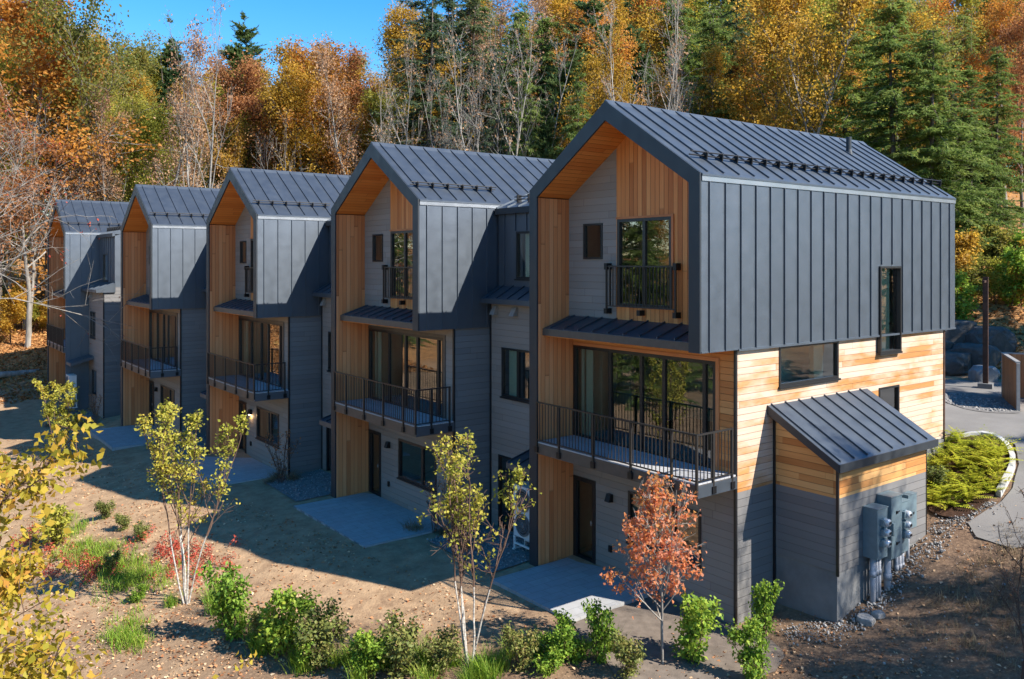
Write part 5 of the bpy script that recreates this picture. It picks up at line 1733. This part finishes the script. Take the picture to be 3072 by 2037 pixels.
for i, (k, x, y, hh, w, lab) in enumerate(SHRUBS):
    plant(('shrub', k), x, y, hh, 'shrub', lab, 'shrub', 'shrubs of the planting bed', i * 1.1, 0, None, w, ('stems', 'leaves'))
for x, y, hh, lab in ((23.5, 13.5, 1.6, 'leafy green bush above the ledge rocks behind the drive'), (28.6, 7.6, 2.2, 'bright green bush behind the steel post'), (31.5, 6.6, 2.8, 'large green bush right of the steel post on the bank'),
                      (29.8, 9.2, 1.8, 'green bush left of the steel post on the bank'), (34.5, 7.0, 3.0, 'tall green bush at the right edge of the bank')):
    plant(('shrub', 1), x, y, hh, 'bush', lab, 'shrub', 'green bushes on the bank', x, 0, None, 1.2, ('stems', 'leaves'))
# winter-bare shrubs at the house fronts
s, t, d = skeleton(531, 1.7, .012, .05, 24, .45, .4, .1, 4, 4, forks=5, tw=.005)
template('dormant', s, 'twig', leaves(t, d, 240, .05, .06, 532), 'f_rust', 'leaves', 'stems')
for x, y, hh, lab in ((-1.95, 17.3, 1.9, 'twiggy leafless shrub beside the patio of the third house'), (-.5, 9.4, 1.5, 'twiggy russet shrub at the window of the second house'), (-3.6, 25.9, 1.9, 'twiggy russet shrub below the balcony of the third house'),
                      (-4.5, 35.2, 1.6, 'twiggy russet shrub at the wall of the fourth house'), (-.4, 8.0, 1.1, 'low twiggy shrub between the second patio and the heat pump')):
    plant('dormant', x, y, hh, 'bare_shrub', lab, 'shrub', 'leafless shrubs at the house fronts', x * 3, 0, None, 1., ('stems', 'leaves'))


# ---------------------------------------------------------------- blades and fronds
def tuft_mesh(name, seed, n, length, width, mat, spread=.1, lean=.6):
    rg = np.random.default_rng(seed)
    base = np.c_[rg.normal(size=(n, 2)) * spread, np.zeros(n)]
    a = rg.random(n) * 2 * PI; e = lean * rg.random(n) ** .7
    d = np.c_[np.cos(a) * np.sin(e), np.sin(a) * np.sin(e), np.cos(e)]
    L = length * rg.uniform(.5, 1.15, n)
    m1 = base + d * (L * .5)[:, None]; d2 = unit(d + np.c_[np.cos(a), np.sin(a), -np.ones(n) * .3] * .5)
    tip = m1 + d2 * (L * .55)[:, None]
    s = np.c_[-np.sin(a), np.cos(a), np.zeros(n)] * width * .5
    V = np.stack([base - s, base + s, m1 + s * .8, m1 - s * .8, tip], 1).reshape(-1, 3)
    i = np.arange(n)[:, None] * 5
    F = np.concatenate([i + [[0, 1, 2, 3]], i + [[3, 2, 4, 4]]], 0)
    V2, F2 = [], []
    q = np.concatenate([i + [[0, 1, 2]], i + [[0, 2, 3]], i + [[3, 2, 4]]], 0)
    return np_mesh(name, V, q, M[mat])


TUFT = [tuft_mesh('grass_tuft', 601 + k, 170, .55, .012, 'f_grass') for k in range(3)]
DRY = [tuft_mesh('dry_grass', 611 + k, 220, .6, .010, 'f_dry', .14, .9) for k in range(2)]
rg = np.random.default_rng(77)
TUFTS = [(-6.9, 6.5), (-6.6, 6.7), (-6.9, 6.1), (-6.2, 5.3), (-6.45, 5.2), (-6.1, 5.9), (-5.6, 4.1), (-5.45, 4.0), (-5.7, 4.4), (-4.6, 2.9), (-4.3, 2.75), (-3.8, 2.2), (-3.95, 1.9), (-3.2, 2.2), (-2.8, 1.9), (-3.0, 1.45), (-6.9, 9.4), (-7.0, 8.7), (-4.4, 2.0), (-5.9, 3.6), (-7.7, 9.9), (-5.0, 2.6), (-6.5, 4.9), (-5.95, 4.6), (-5.3, 3.8), (-5.1, 3.6), (-4.75, 3.2), (-4.6, 3.35), (-3.6, 2.0), (-2.6, 1.5), (-2.3, 1.2), (-1.6, .9), (-6.6, 6.9), (-7.0, 7.8), (-4.15, 2.1), (-4.2, 2.75)]
for i, (x, y) in enumerate(TUFTS):
    o = link('grass_tuft', TUFT[i % 3]); o.location = (x, y, h1(x, y) - .02); o.rotation_euler = (0, 0, i * 1.7); k = .75 + .5 * ((i * 7) % 5) / 5; o.scale = (k, k, k)
    tag(o, 'tuft of green grass between the shrubs of the front bed', 'grass tuft', 'grass tufts in the front bed')
DRYT = [(-.4, 9.1), (-.9, 9.9), (-.2, 8.6), (.2, 8.9), (-1.8, 18.1), (-2.2, 17.7), (-1.4, 17.5), (-1.2, 18.6), (-3.3, 27.0), (-3.0, 27.5), (-3.9, 26.6), (-4.7, 36.2), (-5.3, 36.6), (-5.9, 36.9), (-4.9, 35.6), (-6.2, 37.6), (-.6, 7.7)]
for i, (x, y) in enumerate(DRYT):
    o = link('dry_grass_tuft', DRY[i % 2]); o.location = (x, y, h1(x, y) - .02); o.rotation_euler = (0, 0, i * 1.3); k = .7 + .45 * ((i * 3) % 5) / 5; o.scale = (k, k, k * .8)
    tag(o, 'tuft of dry straw-coloured grass at the foot of the house fronts', 'grass tuft', 'dry grass tufts by the houses')


def cover(name, label, cat, pts, meshargs, kmin, kmax, seed):
    """one sheet of low growth nobody could count"""
    me = meshargs
    n = len(me.vertices); V = np.empty(n * 3, np.float32); me.vertices.foreach_get('co', V); V = V.reshape(-1, 3)
    F = np.array([p.vertices[:] for p in me.polygons])
    rg = np.random.default_rng(seed); Vs, Fs = [], []
    z = H(pts[:, 0], pts[:, 1])
    for i, (x, y) in enumerate(pts):
        a = rg.random() * 6.28; k = rg.uniform(kmin, kmax); c, s = math.cos(a), math.sin(a)
        Vs.append(np.c_[(V[:, 0] * c - V[:, 1] * s) * k + x, (V[:, 0] * s + V[:, 1] * c) * k + y, V[:, 2] * k + z[i] - .02]); Fs.append(F + i * n)
    o = link(name, np_mesh(name, np.concatenate(Vs), np.concatenate(Fs), me.materials[0]))
    return tag(o, label, cat, kind='stuff')


def spot(n, cx, cy, sx, sy, ang, seed):
    rg = np.random.default_rng(seed); p = rg.normal(size=(n, 2)) * (sx, sy); c, s = math.cos(ang), math.sin(ang)
    return np.c_[p[:, 0] * c - p[:, 1] * s + cx, p[:, 0] * s + p[:, 1] * c + cy]


low = tuft_mesh('low', 621, 26, .28, .012, 'f_grass', .1, .9)
cover('grass', 'patch of bright green grass in the left planting bed', 'grass', np.concatenate([spot(120, -8.2, 14.6, .45, 2.2, .25, 1), spot(50, -8.3, 12.6, .4, .6, 0, 2), spot(30, -8.6, 18.5, .5, 1.2, .2, 3), spot(40, -8.9, 9.2, .2, .5, 0, 5)]), low, .7, 1.4, 4)
s, t, d = skeleton(541, .5, .006, .05, 12, .9, .5, .05, 3, 2, forks=3, tw=.003)
lv = np_mesh('low_leaves', *leaves(t, d, 60, .07, .06, 542, 1., .2, .6), M['f_scarlet'])
cover('ground_cover', 'scarlet leaved low ground cover in the left planting bed', 'ground cover', np.concatenate([spot(45, -8.95, 14.4, .35, .9, .2, 11), spot(70, -6.7, 12.8, .5, 1.2, .2, 12), spot(30, -9.6, 17, .4, 1.2, 0, 13)]), lv, .6, 1.2, 14)
dl = tuft_mesh('straw', 631, 16, .2, .010, 'f_dry', .12, 1.3)
rg = np.random.default_rng(33)
bank = np.c_[rg.uniform(3, 11, 900), rg.uniform(-8.5, -2.4, 900)]
bank = bank[(bank[:, 1] < -2.5 - .1 * (bank[:, 0] - 3)) & ~((bank[:, 0] > 7.4) & (bank[:, 1] > -5.6))]
cover('dry_grass', 'dead straw grass lying on the right bank', 'grass', np.concatenate([bank, np.c_[rg.uniform(4, 8, 120), rg.uniform(-4.3, -2.8, 120)]]), dl, .5, 1.5, 34)

# fallen leaves all over the ground
def litter():
    rg = np.random.default_rng(91); n = 42000
    x = rg.uniform(-13, 3, n); y = rg.uniform(-6, 36, n)
    k = (x < -1.45 - .142 * y) | (y < -1)
    den = .5 + .5 * np.sin(x * .9 + np.sin(y * .5) * 2) * np.sin(y * .7 + 1)
    k &= rg.random(n) < .06 + .85 * den ** 2.2
    x, y = x[k], y[k]
    m = 5000
    x = np.r_[x, rg.normal(-8, 1.6, m), rg.normal(-1, 3, 900), rg.uniform(2, 9, 500)]; y = np.r_[y, rg.normal(9, 5, m), rg.normal(-1.5, 1.2, 900), rg.uniform(-8, -2.2, 500)]
    z = H(x, y) + .012
    a = rg.random(len(x)) * 6.28
    ax = np.c_[np.cos(a), np.sin(a), rg.normal(size=len(x)) * .25]
    L = rg.uniform(.035, .105, len(x))
    V, F = kites(np.c_[x, y, z], ax, L, L * .72, rg, .25, .45)
    tag(link('fallen_leaves', np_mesh('fallen_leaves', V, F, M['f_litter'])), 'dry leaves fallen over the lawn and beds', 'leaves', kind='stuff')


litter()


def hill_litter():
    """deep leaf fall on the wooded slope"""
    rg = np.random.default_rng(92); n = 42000
    x = rg.uniform(-22, 8, n); y = rg.uniform(44, 74, n)
    n2 = 14000
    x = np.r_[x, rg.uniform(23, 44, n2)]; y = np.r_[y, rg.uniform(-2, 22, n2)]
    z = H(x, y) + .03; a = rg.random(len(x)) * 6.28
    ax = np.c_[np.cos(a), np.sin(a), rg.normal(size=len(x)) * .5]
    L = rg.uniform(.10, .26, len(x))
    V, F = kites(np.c_[x, y, z], ax, L, L * .75, rg, .3, .5)
    tag(link('leaf_litter', np_mesh('leaf_litter', V, F, M['f_rustlitter'])), 'orange leaf fall covering the wooded slope', 'leaves', kind='stuff')


M['f_rustlitter'] = foliage_mat('orange leaf fall', [(.16, .075, .03), (.34, .16, .055), (.46, .22, .08), (.40, .30, .10)], .15, .4)
hill_litter()

# ferns in the round bed
def fern_mesh(seed):
    rg = np.random.default_rng(seed); P, A, L = [], [], []
    for k in range(15):
        a = k * 2.399 + rg.normal() * .3; L0 = rg.uniform(.36, .62); e = rg.uniform(.05, 1.0)
        p = np.array([0., 0, 0]); d = np.array([math.cos(a) * math.sin(e), math.sin(a) * math.sin(e), math.cos(e)])
        n = 12
        for i in range(n):
            p = p + d * L0 / n
            side = unit(np.cross(d, [0, 0, 1.]))
            w = L0 * .30 * math.sin(PI * min(1, (i + 1.5) / (n + 1))) ** .8
            for sg in (-1, 1):
                P.append(p); A.append(side * sg + d * .35 - np.array([0, 0, .15])); L.append(w)
            d = unit(d + np.array([math.cos(a) * .05, math.sin(a) * .05, -.075]))
        P.append(p); A.append(d); L.append(.06)
    L = np.array(L)
    return np_mesh('fern', *kites(np.array(P), np.array(A), L, np.maximum(.03, L * .24), rg, .05, .15), M['f_fern'])


FERN = [fern_mesh(701 + k) for k in range(3)]
rg = np.random.default_rng(70); done = []
for i in range(900):
    a, r = rg.random() * 6.283, rg.random() ** .5 * .9
    x = BX + BR * r * math.cos(a) * math.cos(BA) - BS * r * math.sin(a) * math.sin(BA)
    y = BY + BR * r * math.cos(a) * math.sin(BA) + BS * r * math.sin(a) * math.cos(BA)
    if y > -.02 and x < 10.75 or any(math.hypot(x - p, y - q) < .40 for p, q in done):
        continue
    done.append((x, y))
    o = link('fern', FERN[len(done) % 3]); o.location = (x, y, h1(x, y) + .05); o.rotation_euler = (0, 0, a * 3); k = rg.uniform(.85, 1.25); o.scale = (k, k, k)
    tag(o, 'yellow-green fern in the round mulch bed by the house corner', 'fern', 'ferns in the round bed')
    if len(done) >= 42:
        break
# ------------------------------------------------------------------ light, sky, camera
ground()
SUN = Vector((.5, -1.04, 1.0)).normalized()
el = math.asin(SUN.z); az = math.atan2(SUN.x, SUN.y)
w = bpy.data.worlds.new('World'); scene.world = w; w.use_nodes = True
nt = w.node_tree
sky = nt.nodes.new('ShaderNodeTexSky'); sky.sky_type = 'NISHITA'; sky.sun_disc = False
sky.sun_elevation = el; sky.sun_rotation = az; sky.air_density = 1.0; sky.dust_density = .1; sky.ozone_density = 2.0; sky.altitude = 200
bg = nt.nodes['Background']; bg.inputs[1].default_value = .10
hs = nt.nodes.new('ShaderNodeHueSaturation'); hs.inputs['Saturation'].default_value = 1.45
nt.links.new(sky.outputs[0], hs.inputs['Color']); nt.links.new(hs.outputs[0], bg.inputs[0])
ld = bpy.data.lights.new('sun', 'SUN'); ld.energy = 4.2; ld.angle = math.radians(.5); ld.color = (1., .94, .85)
lo = bpy.data.objects.new('sun', ld); COL.objects.link(lo); lo.location = (30, -60, 60)
lo.rotation_euler = SUN.to_track_quat('Z', 'Y').to_euler()

cd = bpy.data.cameras.new('camera'); cd.sensor_width = 36; cd.lens = 36 * 2509.6 / 3072
cd.shift_y = -(1018.5 - 787.0) / 3072; cd.clip_end = 2000; cd.clip_start = .1
co = bpy.data.objects.new('camera', cd); COL.objects.link(co)
co.location = (-13.5384, -11.2881, 7.8); co.rotation_euler = (PI / 2, 0, .9158 - PI / 2)
scene.camera = co
scene.view_settings.view_transform = 'Standard'; scene.view_settings.look = 'None'; scene.view_settings.exposure = 1.38; scene.view_settings.gamma = 1
scene.render.engine = 'CYCLES'
scene.cycles.max_bounces = 8; scene.cycles.transparent_max_bounces = 12; scene.cycles.diffuse_bounces = 3; scene.cycles.glossy_bounces = 4
scene.cycles.sample_clamp_indirect = 6; scene.cycles.use_denoising = True
